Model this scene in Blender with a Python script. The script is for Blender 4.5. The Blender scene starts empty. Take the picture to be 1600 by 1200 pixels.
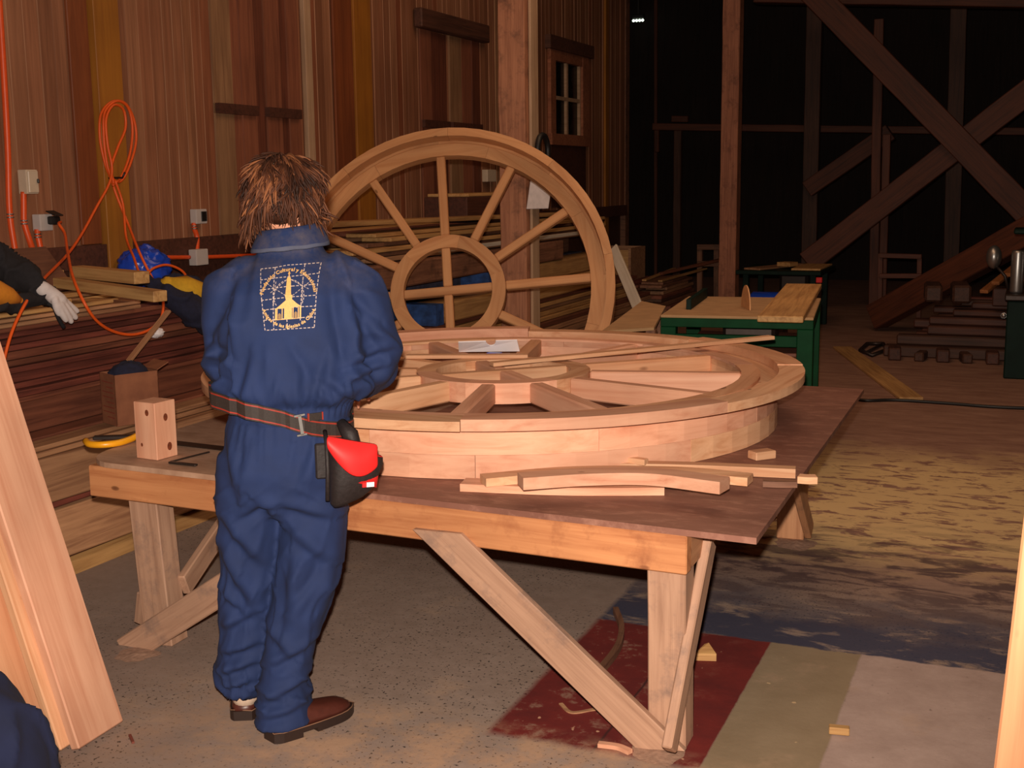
import bpy, bmesh, math, random
from mathutils import Vector, Matrix, noise
from mathutils.bvhtree import BVHTree

# ------------------------------------------------------------------ camera, light, exposure
scene = bpy.context.scene
COL = scene.collection
cam_data = bpy.data.cameras.new('camera')
camera = bpy.data.objects.new('camera', cam_data)
COL.objects.link(camera)
cam_data.sensor_width = 36.0
cam_data.lens = 36.0 * 1900.0 / 1600.0
cam_data.clip_start = 0.05
camera.matrix_world = Matrix(((0.920158, -0.053872, 0.387825, 0.000000), (0.391369, 0.156483, -0.906831, 0.000000), (-0.011835, 0.986210, 0.165072, 1.600000), (0.000000, 0.000000, 0.000000, 1.000000)))
scene.camera = camera

scene.view_settings.view_transform = 'Standard'
scene.view_settings.look = 'None'
scene.view_settings.gamma = 1.0
scene.view_settings.use_curve_mapping = False
scene.view_settings.exposure = -0.12

world = bpy.data.worlds.new('world')
scene.world = world
world.use_nodes = True
world.node_tree.nodes['Background'].inputs[0].default_value = (1.0, 0.72, 0.55, 1)
world.node_tree.nodes['Background'].inputs[1].default_value = 0.004

def lamp(name, kind, loc, energy, color, target=None, **kw):
    d = bpy.data.lights.new(name, kind)
    d.energy = energy
    d.color = color
    for k, v in kw.items():
        setattr(d, k, v)
    o = bpy.data.objects.new(name, d)
    COL.objects.link(o)
    o.location = loc
    if target is not None:
        o.rotation_euler = (Vector(target) - Vector(loc)).to_track_quat('-Z', 'Y').to_euler()
    return o

# the photographer's flash, just above the lens
lamp('camera_flash', 'SPOT', (-0.03, 0.02, 1.70), 900.0, (1.0, 0.84, 0.70), (-2.9, 6.9, 1.05),
     spot_size=math.radians(86), spot_blend=0.75, shadow_soft_size=0.02)
# weak warm fill added overhead, source unseen, to lift walls and shadows
lamp('warm_fill_light', 'AREA', (-1.6, 7.0, 5.2), 105.0, (1.0, 0.60, 0.36), (-2.6, 8.0, 0.0), shape='RECTANGLE', size=3.0, size_y=6.0)

# ------------------------------------------------------------------ helpers
RNG = random.Random(11)

def tag(o, label=None, cat=None, group=None, kind=None):
    if label: o['label'] = label
    if cat: o['category'] = cat
    if group: o['group'] = group
    if kind: o['kind'] = kind
    return o

def wmat(o):
    m = o.matrix_basis.copy()
    if o.parent:
        m = wmat(o.parent) @ o.matrix_parent_inverse @ m
    return m

def set_parent(o, p):
    if p is not None:
        o.parent = p
        o.matrix_parent_inverse = wmat(p).inverted()

def empty(name, loc, label=None, cat=None, group=None, rz=0.0):
    o = bpy.data.objects.new(name, None)
    o.empty_display_size = 0.1
    COL.objects.link(o)
    o.location = loc
    o.rotation_euler = (0, 0, rz)
    return tag(o, label, cat, group)

def link(name, bm, mats, parent=None, matrix=None, smooth=False):
    me = bpy.data.meshes.new(name)
    bmesh.ops.recalc_face_normals(bm, faces=bm.faces)
    bm.to_mesh(me)
    bm.free()
    if not isinstance(mats, (list, tuple)):
        mats = [mats]
    for m in mats:
        me.materials.append(m)
    if smooth:
        for p in me.polygons:
            p.use_smooth = True
    o = bpy.data.objects.new(name, me)
    COL.objects.link(o)
    if matrix is not None:
        o.matrix_basis = matrix
    set_parent(o, parent)
    return o

def copy_tree(o, parent=None):
    c = o.copy()
    COL.objects.link(c)
    if parent is not None:
        c.parent = parent
    for ch in list(o.children):
        copy_tree(ch, c)
    return c

def box_bm(sx, sy, sz, bevel=0.0, seg=1, cuts=0, center=(0, 0, 0)):
    bm = bmesh.new()
    bmesh.ops.create_cube(bm, size=1.0)
    for v in bm.verts:
        v.co = Vector((v.co.x * sx, v.co.y * sy, v.co.z * sz)) + Vector(center)
    if bevel > 0:
        b = min(bevel, 0.3 * min(sx, sy, sz))
        bmesh.ops.bevel(bm, geom=bm.edges[:], offset=b, segments=seg, affect='EDGES', profile=0.6)
    return bm

def add_box(bm, lo, hi, mi=0, rot=None):
    c = [(a + b) / 2 for a, b in zip(lo, hi)]
    s = [abs(b - a) for a, b in zip(lo, hi)]
    r = bmesh.ops.create_cube(bm, size=1.0)
    for v in r['verts']:
        p = Vector((v.co.x * s[0], v.co.y * s[1], v.co.z * s[2]))
        if rot is not None:
            p = rot @ p
        v.co = p + Vector(c)
    for f in {f for v in r['verts'] for f in v.link_faces}:
        f.material_index = mi

def frame_of(a, b, up=(0, 0, 1)):
    a = Vector(a); b = Vector(b)
    x = (b - a).normalized()
    u = Vector(up)
    if abs(x.dot(u)) > 0.97:
        u = Vector((0, 1, 0)) if abs(x.y) < 0.9 else Vector((1, 0, 0))
    y = u.cross(x).normalized()
    z = x.cross(y)
    m = Matrix((x, y, z)).transposed().to_4x4()
    m.translation = (a + b) / 2
    return m, (b - a).length

def beam(name, a, b, w, h, mat, parent=None, up=(0, 0, 1), bevel=0.004, rough=0.0, skew=(0, 0)):
    """timber from a to b (centre line); w across, h along 'up'; rough wobbles the edges; skew shears the two ends"""
    m, L = frame_of(a, b, up)
    bm = box_bm(L, w, h)
    if skew[0] or skew[1]:
        for v in bm.verts:
            v.co.x += (skew[1] if v.co.x > 0 else skew[0]) * v.co.z / h
    if rough > 0:
        bmesh.ops.subdivide_edges(bm, edges=[e for e in bm.edges if abs(e.verts[0].co.x - e.verts[1].co.x) > L * 0.5],
                                  cuts=max(2, int(L / 0.25)))
        sd = RNG.random() * 50
        for v in bm.verts:
            v.co.y += rough * noise.noise((v.co.x * 3 + sd, v.co.y * 20, v.co.z * 20))
            v.co.z += rough * noise.noise((v.co.x * 3 + sd + 9, v.co.y * 20, v.co.z * 20))
    if bevel > 0:
        es = [e for e in bm.edges if len(e.link_faces) == 2 and e.calc_face_angle(0) > 0.7]
        bmesh.ops.bevel(bm, geom=es, offset=min(bevel, 0.25 * min(w, h)), segments=1, affect='EDGES')
    return link(name, bm, mat, parent, m)

def tube_pts(bm, pts, r, n=8, mi=0, caps=True, closed=False):
    """sweep a circle along points; r number or list"""
    pts = [Vector(p) for p in pts]
    N = len(pts)
    rs = r if isinstance(r, (list, tuple)) else [r] * N
    rings = []
    ref = None
    for i, p in enumerate(pts):
        if closed:
            t = pts[(i + 1) % N] - pts[i - 1]
        else:
            t = pts[min(i + 1, N - 1)] - pts[max(i - 1, 0)]
        if t.length < 1e-9: t = Vector((0, 0, 1))
        t.normalize()
        if ref is None:
            ref = Vector((0, 0, 1)) if abs(t.z) < 0.9 else Vector((1, 0, 0))
        u = (ref - t * ref.dot(t))
        if u.length < 1e-6: u = t.orthogonal()
        u.normalize()
        ref = u
        w = t.cross(u)
        rings.append([bm.verts.new(p + (u * math.cos(2 * math.pi * k / n) + w * math.sin(2 * math.pi * k / n)) * rs[i]) for k in range(n)])
    for i in range(N if closed else N - 1):
        A = rings[i]; B = rings[(i + 1) % N]
        for k in range(n):
            f = bm.faces.new((A[k], A[(k + 1) % n], B[(k + 1) % n], B[k]))
            f.material_index = mi
    if caps and not closed:
        for R in (rings[0][::-1], rings[-1]):
            f = bm.faces.new(R); f.material_index = mi
    return rings

def spline(ctrl, n=12, closed=False):
    """Catmull-Rom through control points"""
    P = [Vector(p) for p in ctrl]
    out = []
    N = len(P)
    rng = range(N if closed else N - 1)
    for i in rng:
        p0 = P[i - 1] if (i > 0 or closed) else P[0] * 2 - P[1]
        p1 = P[i]; p2 = P[(i + 1) % N]
        p3 = P[(i + 2) % N] if (i + 2 < N or closed) else P[-1] * 2 - P[-2]
        for k in range(n):
            t = k / n
            out.append(0.5 * ((2 * p1) + (p2 - p0) * t + (2 * p0 - 5 * p1 + 4 * p2 - p3) * t * t + (3 * p1 - p0 - 3 * p2 + p3) * t ** 3))
    if not closed:
        out.append(P[-1].copy())
    return out

def loft_bm(bm, rings, n=24, mi=0, caps=True):
    """rings: (centre, axis u vec, axis v vec, exponent)"""
    R = []
    for c, u, v, e in rings:
        c = Vector(c); u = Vector(u); v = Vector(v)
        ring = []
        for k in range(n):
            a = 2 * math.pi * k / n
            ca, sa = math.cos(a), math.sin(a)
            x = math.copysign(abs(ca) ** (2 / e), ca); y = math.copysign(abs(sa) ** (2 / e), sa)
            ring.append(bm.verts.new(c + u * x + v * y))
        R.append(ring)
    for A, B in zip(R[:-1], R[1:]):
        for k in range(n):
            f = bm.faces.new((A[k], A[(k + 1) % n], B[(k + 1) % n], B[k])); f.material_index = mi
    if caps:
        f = bm.faces.new(R[0][::-1]); f.material_index = mi
        f = bm.faces.new(R[-1]); f.material_index = mi
    return R

def arc_bm(r0, r1, z0, z1, a0, a1, mid, n=10):
    """ring segment about the origin, expressed in a frame whose x axis is the tangent at angle mid"""
    bm = bmesh.new()
    R = Matrix.Rotation(-(mid + math.pi / 2), 3, 'Z')
    cols = []
    for k in range(n + 1):
        a = a0 + (a1 - a0) * k / n
        cols.append([bm.verts.new(R @ Vector((r * math.cos(a), r * math.sin(a), z))) for r, z in ((r0, z0), (r1, z0), (r1, z1), (r0, z1))])
    for A, B in zip(cols[:-1], cols[1:]):
        for k in range(4):
            bm.faces.new((A[k], A[(k + 1) % 4], B[(k + 1) % 4], B[k]))
    bm.faces.new(cols[0]); bm.faces.new(cols[-1][::-1])
    return bm

def modded(bm, mods):
    """run modifiers on a bmesh, return a new bmesh"""
    me = bpy.data.meshes.new('work')
    bmesh.ops.recalc_face_normals(bm, faces=bm.faces)
    bm.to_mesh(me); bm.free()
    o = bpy.data.objects.new('work', me)
    COL.objects.link(o)
    for kind, kw in mods:
        m = o.modifiers.new(kind, kind)
        for k, v in kw.items():
            setattr(m, k, v)
    dg = bpy.context.evaluated_depsgraph_get()
    dg.update()
    ev = o.evaluated_get(dg)
    em = ev.to_mesh()
    out = bmesh.new()
    out.from_mesh(em)
    ev.to_mesh_clear()
    bpy.data.objects.remove(o); bpy.data.meshes.remove(me)
    return out

# ------------------------------------------------------------------ materials
def new_mat(name):
    m = bpy.data.materials.new(name)
    m.use_nodes = True
    nt = m.node_tree
    return m, nt, nt.nodes['Principled BSDF']

def nd(nt, t, **kw):
    n = nt.nodes.new(t)
    for k, v in kw.items():
        if k.startswith('i_'):
            n.inputs[k[2:].replace('_', ' ')].default_value = v
        else:
            setattr(n, k, v)
    return n

def lin(c):
    """sRGB 0-255 to linear"""
    return tuple(((v / 255) / 12.92 if v / 255 <= 0.04045 else ((v / 255 + 0.055) / 1.055) ** 2.4) for v in c) + (1.0,)

def ramp(nt, stops):
    r = nt.nodes.new('ShaderNodeValToRGB')
    e = r.color_ramp.elements
    while len(e) > 1: e.remove(e[-1])
    e[0].position = stops[0][0]; e[0].color = stops[0][1]
    for p, c in stops[1:]:
        x = e.new(p); x.color = c
    return r

def plain(name, col, rough=0.6, metal=0.0, var=0.12, scale=30, bump=0.0, coat=0.0, spec=0.5):
    m, nt, b = new_mat(name)
    tc = nd(nt, 'ShaderNodeTexCoord')
    n = nd(nt, 'ShaderNodeTexNoise', i_Scale=scale, i_Detail=4.0)
    nt.links.new(tc.outputs['Object'], n.inputs['Vector'])
    c = lin(col)
    r = ramp(nt, [(0.3, tuple(v * (1 - var) for v in c[:3]) + (1,)), (0.7, tuple(min(1, v * (1 + var)) for v in c[:3]) + (1,))])
    nt.links.new(n.outputs['Fac'], r.inputs['Fac'])
    nt.links.new(r.outputs['Color'], b.inputs['Base Color'])
    b.inputs['Roughness'].default_value = rough
    b.inputs['Metallic'].default_value = metal
    b.inputs['Specular IOR Level'].default_value = spec
    if coat: b.inputs['Coat Weight'].default_value = coat
    if bump:
        bp = nd(nt, 'ShaderNodeBump', i_Strength=bump, i_Distance=0.004)
        nt.links.new(n.outputs['Fac'], bp.inputs['Height'])
        nt.links.new(bp.outputs['Normal'], b.inputs['Normal'])
    return m

def wood(name, light, dark, rough=0.65, var=0.25, grain=1.0, axis='X', knots=0.0, stain=None, bump=0.15):
    """grain runs along the local axis; each object gets its own offset and tone"""
    m, nt, b = new_mat(name)
    L = nt.links.new
    tc = nd(nt, 'ShaderNodeTexCoord')
    oi = nd(nt, 'ShaderNodeObjectInfo')
    off = nd(nt, 'ShaderNodeVectorMath', operation='SCALE'); off.inputs[0].default_value = (17.3, 9.1, 23.7)
    L(oi.outputs['Random'], off.inputs['Scale'])
    add = nd(nt, 'ShaderNodeVectorMath', operation='ADD')
    L(tc.outputs['Object'], add.inputs[0]); L(off.outputs[0], add.inputs[1])
    mp = nd(nt, 'ShaderNodeMapping')
    s = [22.0 * grain] * 3
    s['XYZ'.index(axis)] = 1.1 * grain
    mp.inputs['Scale'].default_value = s
    L(add.outputs[0], mp.inputs['Vector'])
    n1 = nd(nt, 'ShaderNodeTexNoise', i_Scale=1.6, i_Detail=7.0, i_Roughness=0.62, i_Distortion=0.7)
    L(mp.outputs[0], n1.inputs['Vector'])
    cl, cd = lin(light), lin(dark)
    r = ramp(nt, [(0.28, cd), (0.52, tuple(0.35 * x + 0.65 * y for x, y in zip(cd, cl))), (0.72, cl)])
    L(n1.outputs['Fac'], r.inputs['Fac'])
    n2 = nd(nt, 'ShaderNodeTexNoise', i_Scale=2.2, i_Detail=3.0)
    L(add.outputs[0], n2.inputs['Vector'])
    mr = nd(nt, 'ShaderNodeMapRange'); mr.inputs[1].default_value = 0.25; mr.inputs[2].default_value = 0.75
    mr.inputs[3].default_value = 0.80; mr.inputs[4].default_value = 1.16
    L(n2.outputs['Fac'], mr.inputs[0])
    mr2 = nd(nt, 'ShaderNodeMapRange')
    mr2.inputs[3].default_value = 1 - var; mr2.inputs[4].default_value = 1 + var * 0.7
    L(oi.outputs['Random'], mr2.inputs[0])
    mul = nd(nt, 'ShaderNodeMath', operation='MULTIPLY')
    L(mr.outputs[0], mul.inputs[0]); L(mr2.outputs[0], mul.inputs[1])
    sc = nd(nt, 'ShaderNodeVectorMath', operation='SCALE')
    L(r.outputs['Color'], sc.inputs[0]); L(mul.outputs[0], sc.inputs['Scale'])
    col = sc.outputs[0]
    if knots:
        vo = nd(nt, 'ShaderNodeTexVoronoi', i_Scale=1.0, feature='F1')
        mp2 = nd(nt, 'ShaderNodeMapping')
        ks = [9.0] * 3; ks['XYZ'.index(axis)] = 4.0
        mp2.inputs['Scale'].default_value = ks
        L(add.outputs[0], mp2.inputs['Vector']); L(mp2.outputs[0], vo.inputs['Vector'])
        kr = ramp(nt, [(0.0, (1, 1, 1, 1)), (0.16 * knots, (0.8, 0.8, 0.8, 1)), (0.24 * knots, (0, 0, 0, 1))])
        L(vo.outputs['Distance'], kr.inputs['Fac'])
        mx = nd(nt, 'ShaderNodeMixRGB'); mx.inputs['Color2'].default_value = tuple(0.45 * v for v in cd[:3]) + (1,)
        L(kr.outputs['Color'], mx.inputs['Fac']); L(col, mx.inputs['Color1'])
        col = mx.outputs[0]
    if stain:
        n3 = nd(nt, 'ShaderNodeTexNoise', i_Scale=7.0, i_Detail=5.0, i_Roughness=0.7)
        L(add.outputs[0], n3.inputs['Vector'])
        sr = ramp(nt, [(0.52, (0, 0, 0, 1)), (0.72, (0.8, 0.8, 0.8, 1))])
        L(n3.outputs['Fac'], sr.inputs['Fac'])
        mx = nd(nt, 'ShaderNodeMixRGB'); mx.inputs['Color2'].default_value = lin(stain)
        L(sr.outputs['Color'], mx.inputs['Fac']); L(col, mx.inputs['Color1'])
        col = mx.outputs[0]
    L(col, b.inputs['Base Color'])
    b.inputs['Roughness'].default_value = rough
    if bump:
        bp = nd(nt, 'ShaderNodeBump', i_Strength=bump, i_Distance=0.003)
        L(n1.outputs['Fac'], bp.inputs['Height']); L(bp.outputs['Normal'], b.inputs['Normal'])
    return m

M = {}
M['fresh'] = wood('fresh_planed_wood', (236, 188, 148), (198, 134, 92), var=0.14, grain=0.7, bump=0.05, knots=0.28)
M['fresh_pink'] = wood('fresh_pinkish_wood', (236, 182, 150), (204, 136, 104), var=0.16, grain=0.6, bump=0.05, knots=0.25)
M['knotty'] = wood('knotty_planed_wood', (230, 176, 136), (196, 130, 90), var=0.08, grain=0.6, knots=0.6, bump=0.05)
M['wheel_tan'] = wood('tan_joinery_wood', (212, 156, 106), (186, 124, 76), var=0.08, grain=0.6, bump=0.05, knots=0.3)
M['bench'] = wood('bench_timber', (205, 150, 108), (160, 104, 68), var=0.12, knots=0.8, stain=(120, 88, 72), bump=0.2)
M['bench_grey'] = wood('weathered_bench_leg', (190, 150, 124), (146, 108, 86), var=0.10, stain=(116, 96, 88), bump=0.2)
M['apron'] = wood('orange_apron_board', (206, 142, 94), (164, 98, 58), var=0.06, knots=0.35, bump=0.15, stain=(150, 88, 54))
M['red_dark'] = wood('dark_red_rough_lumber', (132, 68, 54), (64, 28, 24), var=0.42, bump=0.3)
M['red_mid'] = wood('reddish_rough_lumber', (150, 90, 66), (92, 48, 36), var=0.3, bump=0.3)
M['pale_rough'] = wood('pale_brown_rough_lumber', (188, 142, 104), (126, 84, 60), var=0.25, bump=0.3)
M['yellow_rough'] = wood('yellowish_lumber', (214, 168, 108), (156, 110, 64), var=0.2, bump=0.2)
M['old_brown'] = wood('old_brown_timber', (150, 104, 78), (92, 58, 42), var=0.2, stain=(70, 46, 36), bump=0.3)
M['post'] = wood('rough_sawn_post', (196, 136, 102), (142, 90, 66), var=0.06, stain=(98, 66, 52), bump=0.35)
M['post_far'] = wood('rough_sawn_far_post', (196, 130, 98), (138, 84, 62), var=0.06, stain=(108, 66, 50), bump=0.35)
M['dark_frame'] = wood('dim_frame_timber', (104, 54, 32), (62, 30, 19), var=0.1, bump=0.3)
M['dim_post'] = wood('dim_old_post', (88, 54, 38), (52, 30, 22), var=0.1, bump=0.3)  # darker copy of old_brown; the dimness of the far posts is in the colour
M['cream'] = wood('pale_cream_batten', (196, 164, 132), (160, 124, 96), var=0.05, bump=0.1)
M['amber'] = wood('amber_stained_board', (170, 110, 32), (138, 82, 24), var=0.05, grain=0.6, bump=0.1)
M['rust'] = wood('rust_stained_board', (138, 74, 36), (104, 52, 26), var=0.05, grain=0.6, bump=0.1)
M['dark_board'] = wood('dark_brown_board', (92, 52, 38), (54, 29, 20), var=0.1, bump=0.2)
M['lintel'] = wood('weathered_dark_lintel', (100, 62, 46), (58, 34, 25), var=0.1, bump=0.3)
M['trimwood'] = wood('reddish_window_trim', (176, 112, 80), (128, 74, 52), var=0.1, bump=0.15)
M['black'] = plain('black_rubber', (22, 20, 20), 0.5)
M['steel'] = plain('brushed_steel', (170, 168, 165), 0.35, 0.9, 0.05)
M['dark_steel'] = plain('dark_steel', (62, 52, 48), 0.45, 0.6)
M['green'] = plain('green_machine_paint', (8, 60, 32), 0.6, var=0.2, scale=12, spec=0.12)
M['green_dark'] = plain('dark_green_machine_paint', (14, 34, 28), 0.6, var=0.2, scale=12, spec=0.15)
M['blue_plastic'] = plain('blue_plastic', (28, 70, 190), 0.3, var=0.05, coat=0.3)
M['orange_pipe'] = plain('orange_conduit_plastic', (226, 84, 34), 0.4, var=0.06)
M['orange_cable'] = plain('orange_cable_rubber', (232, 92, 28), 0.45, var=0.06)
M['grey_box'] = plain('grey_plastic', (196, 186, 182), 0.45, var=0.03)
M['beige_box'] = plain('beige_plastic', (206, 186, 162), 0.45, var=0.03)
M['white'] = plain('white_paper', (238, 232, 236), 0.8, var=0.02)
M['white_cloth'] = plain('white_work_glove', (214, 202, 200), 0.9, var=0.08, bump=0.3)
M['navy_cloth'] = plain('navy_cloth', (26, 28, 52), 0.9, var=0.2, scale=60, bump=0.3)
M['black_cloth'] = plain('black_cloth', (26, 22, 26), 0.9, var=0.2, scale=60, bump=0.3)
M['yellow_cloth'] = plain('yellow_cloth', (206, 158, 34), 0.85, var=0.08, scale=60, bump=0.2)
M['amber_cloth'] = plain('orange_yellow_cloth', (206, 128, 30), 0.85, var=0.08, scale=60, bump=0.2)
M['yellow_handle'] = plain('yellow_plastic_handle', (240, 164, 26), 0.35, var=0.04)
M['shutter_pale'] = wood('pale_shutter_board', (160, 122, 88), (122, 86, 60), axis='Z', var=0.0, bump=0.2)
M['shutter_red'] = wood('reddish_shutter_board', (150, 92, 66), (112, 64, 46), axis='Z', var=0.0, bump=0.2)
M['shutter_dark'] = wood('dark_shutter_board', (120, 66, 46), (80, 42, 30), axis='Z', var=0.0, bump=0.2)
M['white_wood'] = wood('whitish_strip_wood', (222, 212, 196), (196, 182, 160), var=0.03, bump=0.05)
M['navy_heap'] = plain('dark_navy_garment_cloth', (16, 24, 56), 0.9, var=0.2, scale=14, bump=0.2)
M['dark_old'] = wood('wide_brown_board', (116, 72, 50), (84, 48, 34), var=0.05, bump=0.2)
M['slat_orange'] = wood('orange_brown_slat', (176, 112, 62), (124, 70, 34), var=0.1, bump=0.2)
M['edge_board'] = wood('reddish_edge_board', (206, 146, 104), (170, 104, 70), var=0.02, grain=0.6, knots=0.4)

# ------------------------------------------------------------------ floor
def floor_material():
    m, nt, b = new_mat('painted_concrete_floor')
    L = nt.links.new
    tc = nd(nt, 'ShaderNodeTexCoord')
    P = tc.outputs['Object']
    def noise_tex(scale, detail=5.0, rough=0.6, stretch=None, dist=0.0):
        n = nd(nt, 'ShaderNodeTexNoise', i_Scale=scale, i_Detail=detail, i_Roughness=rough, i_Distortion=dist)
        if stretch:
            mp = nd(nt, 'ShaderNodeMapping'); mp.inputs['Scale'].default_value = stretch
            mp.inputs['Rotation'].default_value = (0, 0, 0.25)
            L(P, mp.inputs['Vector']); L(mp.outputs[0], n.inputs['Vector'])
        else:
            L(P, n.inputs['Vector'])
        return n.outputs['Fac']
    def mix(fac, a, c):
        x = nd(nt, 'ShaderNodeMixRGB')
        if isinstance(fac, float): x.inputs['Fac'].default_value = fac
        else: L(fac, x.inputs['Fac'])
        for s, v in (('Color1', a), ('Color2', c)):
            if isinstance(v, tuple): x.inputs[s].default_value = v
            else: L(v, x.inputs[s])
        return x.outputs[0]
    def rmp(f, stops):
        r = ramp(nt, stops); L(f, r.inputs['Fac']); return r.outputs['Color']
    def math_(op, a, c=None):
        x = nd(nt, 'ShaderNodeMath', operation=op)
        for i, v in enumerate((a, c)):
            if v is None: continue
            if isinstance(v, (int, float)): x.inputs[i].default_value = v
            else: L(v, x.inputs[i])
        return x.outputs[0]
    W = (1, 1, 1, 1); K = (0, 0, 0, 1)
    sep = nd(nt, 'ShaderNodeSeparateXYZ'); L(P, sep.inputs[0])
    edge = math_('MULTIPLY', math_('SUBTRACT', noise_tex(9.0, 6.0), 0.5), 0.05)
    X = math_('ADD', sep.outputs['X'], math_('MULTIPLY', edge, 0.25)); Y = math_('ADD', sep.outputs['Y'], edge)
    bigedge = math_('MULTIPLY', math_('SUBTRACT', noise_tex(2.2, 6.0, 0.65), 0.5), 0.9)
    Yb = math_('ADD', sep.outputs['Y'], bigedge)
    def step(v, t, w=0.012):
        r = nd(nt, 'ShaderNodeMapRange'); r.inputs[1].default_value = t - w; r.inputs[2].default_value = t + w
        L(v, r.inputs[0]); return r.outputs[0]
    def inv(v): return math_('SUBTRACT', 1.0, v)
    def AND(*a):
        o = a[0]
        for v in a[1:]: o = math_('MULTIPLY', o, v)
        return o
    # bare concrete with dark pits and sawdust
    base = mix(rmp(noise_tex(1.3, 4.0), [(0.3, K), (0.7, W)]), lin((146, 124, 112)), lin((164, 144, 132)))
    base = mix(rmp(noise_tex(14.0, 6.0, 0.7), [(0.35, K), (0.75, (0.6,) * 3 + (1,))]), base, lin((128, 108, 94)))
    pits = rmp(noise_tex(82.0, 2.0, 0.5), [(0.62, K), (0.66, W)])
    pitzone = rmp(noise_tex(1.1, 2.0), [(0.36, K), (0.52, W)])
    base = mix(AND(pits, pitzone), base, lin((52, 42, 38)))
    right = step(X, -1.38)
    # far: worn brown slab
    worn = mix(rmp(noise_tex(3.0, 6.0, 0.7, (1, 3.2, 1)), [(0.35, K), (0.7, W)]), lin((134, 96, 80)), lin((170, 132, 112)))
    col = mix(AND(right, step(Y, 4.9, 0.5)), base, worn)
    far = step(Yb, 7.4, 0.7)
    col = mix(far, col, worn)
    # yellow worn paint
    ymask = AND(step(X, -1.40), step(Yb, 5.15, 0.25), inv(step(Yb, 7.2, 0.35)))
    flake = rmp(noise_tex(5.5, 8.0, 0.68, (1, 2.6, 1), 0.6), [(0.43, K), (0.475, W)])
    col = mix(AND(ymask, flake), col, lin((220, 188, 136)))
    # blue worn paint
    bmask = AND(step(X, -1.40), step(Y, 4.05), inv(step(Yb, 4.52, 0.22)))
    bfl = rmp(noise_tex(4.2, 8.0, 0.65, (1, 2.4, 1), 0.5), [(0.36, K), (0.45, (0.9, 0.9, 0.9, 1))])
    col = mix(AND(bmask, bfl), col, lin((44, 50, 78)))
    streak = rmp(noise_tex(10.0, 5.0, 0.6, (1, 7, 1)), [(0.66, K), (0.72, (0.6,) * 3 + (1,))])
    col = mix(AND(bmask, streak), col, lin((128, 112, 104)))
    # dark scuffs between the blue and yellow
    scuff = AND(step(X, -1.40), step(Yb, 4.5, 0.3), inv(step(Yb, 5.5, 0.35)), rmp(noise_tex(3.6, 7.0, 0.66, (1, 2.8, 1), 0.5), [(0.47, K), (0.56, (0.85,) * 3 + (1,))]))
    col = mix(scuff, col, lin((76, 54, 58)))
    # front row of painted panels
    row = AND(step(Y, 3.06, 0.02), inv(step(Y, 4.06, 0.006)))
    panel = AND(row, step(X, -1.40), inv(step(X, -0.765, 0.004)))
    redc = mix(rmp(noise_tex(6.0, 4.0), [(0.35, K), (0.7, W)]), lin((98, 26, 24)), lin((122, 34, 28)))
    redscr = rmp(noise_tex(12.0, 7.0, 0.7), [(0.55, K), (0.64, (0.75,) * 3 + (1,))])
    leftpart = inv(step(X, -1.02, 0.2))
    redc = mix(AND(redscr, leftpart), redc, lin((150, 116, 98)))
    specks = rmp(noise_tex(26.0, 2.0, 0.5), [(0.72, K), (0.75, W)])
    redc = mix(specks, redc, lin((200, 150, 120)))
    joint = AND(step(X, -1.075, 0.003), inv(step(X, -1.068, 0.003)))
    redc = mix(joint, redc, lin((60, 20, 18)))
    col = mix(panel, col, redc)
    front = AND(step(Y, 2.2, 0.05), inv(step(Y, 4.06, 0.006)))
    grey = AND(front, step(Y, 2.98, 0.05), step(X, -0.765, 0.004), inv(step(X, -0.46, 0.004)))
    gc = mix(rmp(noise_tex(5.0, 5.0), [(0.3, K), (0.7, W)]), lin((138, 118, 92)), lin((152, 132, 106)))
    gc = mix(specks, gc, lin((200, 170, 130)))
    col = mix(grey, col, gc)
    lg = AND(front, step(X, -0.46, 0.004))
    lc = mix(rmp(noise_tex(6.0, 7.0, 0.75), [(0.3, K), (0.7, W)]), lin((160, 136, 126)), lin((184, 160, 150)))
    lc = mix(rmp(noise_tex(40.0, 2.0), [(0.7, K), (0.74, (0.5,) * 3 + (1,))]), lc, lin((96, 76, 70)))
    col = mix(lg, col, lc)
    # drift of sawdust at the front edge of the panels and over the floor
    saw = AND(step(Y, 2.55, 0.15), inv(step(Y, 3.10, 0.06)), step(X, -2.3, 0.4), inv(step(X, -0.4, 0.3)),
              rmp(noise_tex(7.0, 7.0, 0.72), [(0.42, K), (0.6, (0.75,) * 3 + (1,))]))
    col = mix(saw, col, lin((190, 152, 122)))
    dust = rmp(noise_tex(2.6, 7.0, 0.72), [(0.58, K), (0.72, (0.55,) * 3 + (1,))])
    col = mix(AND(dust, inv(step(Y, 6.0, 1.0)), inv(panel)), col, lin((182, 150, 124)))
    L(col, b.inputs['Base Color'])
    b.inputs['Roughness'].default_value = 0.8
    bp = nd(nt, 'ShaderNodeBump', i_Strength=0.25, i_Distance=0.004)
    L(noise_tex(30.0, 6.0), bp.inputs['Height']); L(bp.outputs['Normal'], b.inputs['Normal'])
    return m

bm = bmesh.new()
add_box(bm, (-9.0, -1.5, -0.2), (7.0, 20.0, 0.0))
tag(link('floor', bm, floor_material()), 'worn concrete floor with painted panels and sawdust', 'floor', kind='structure')

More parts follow.
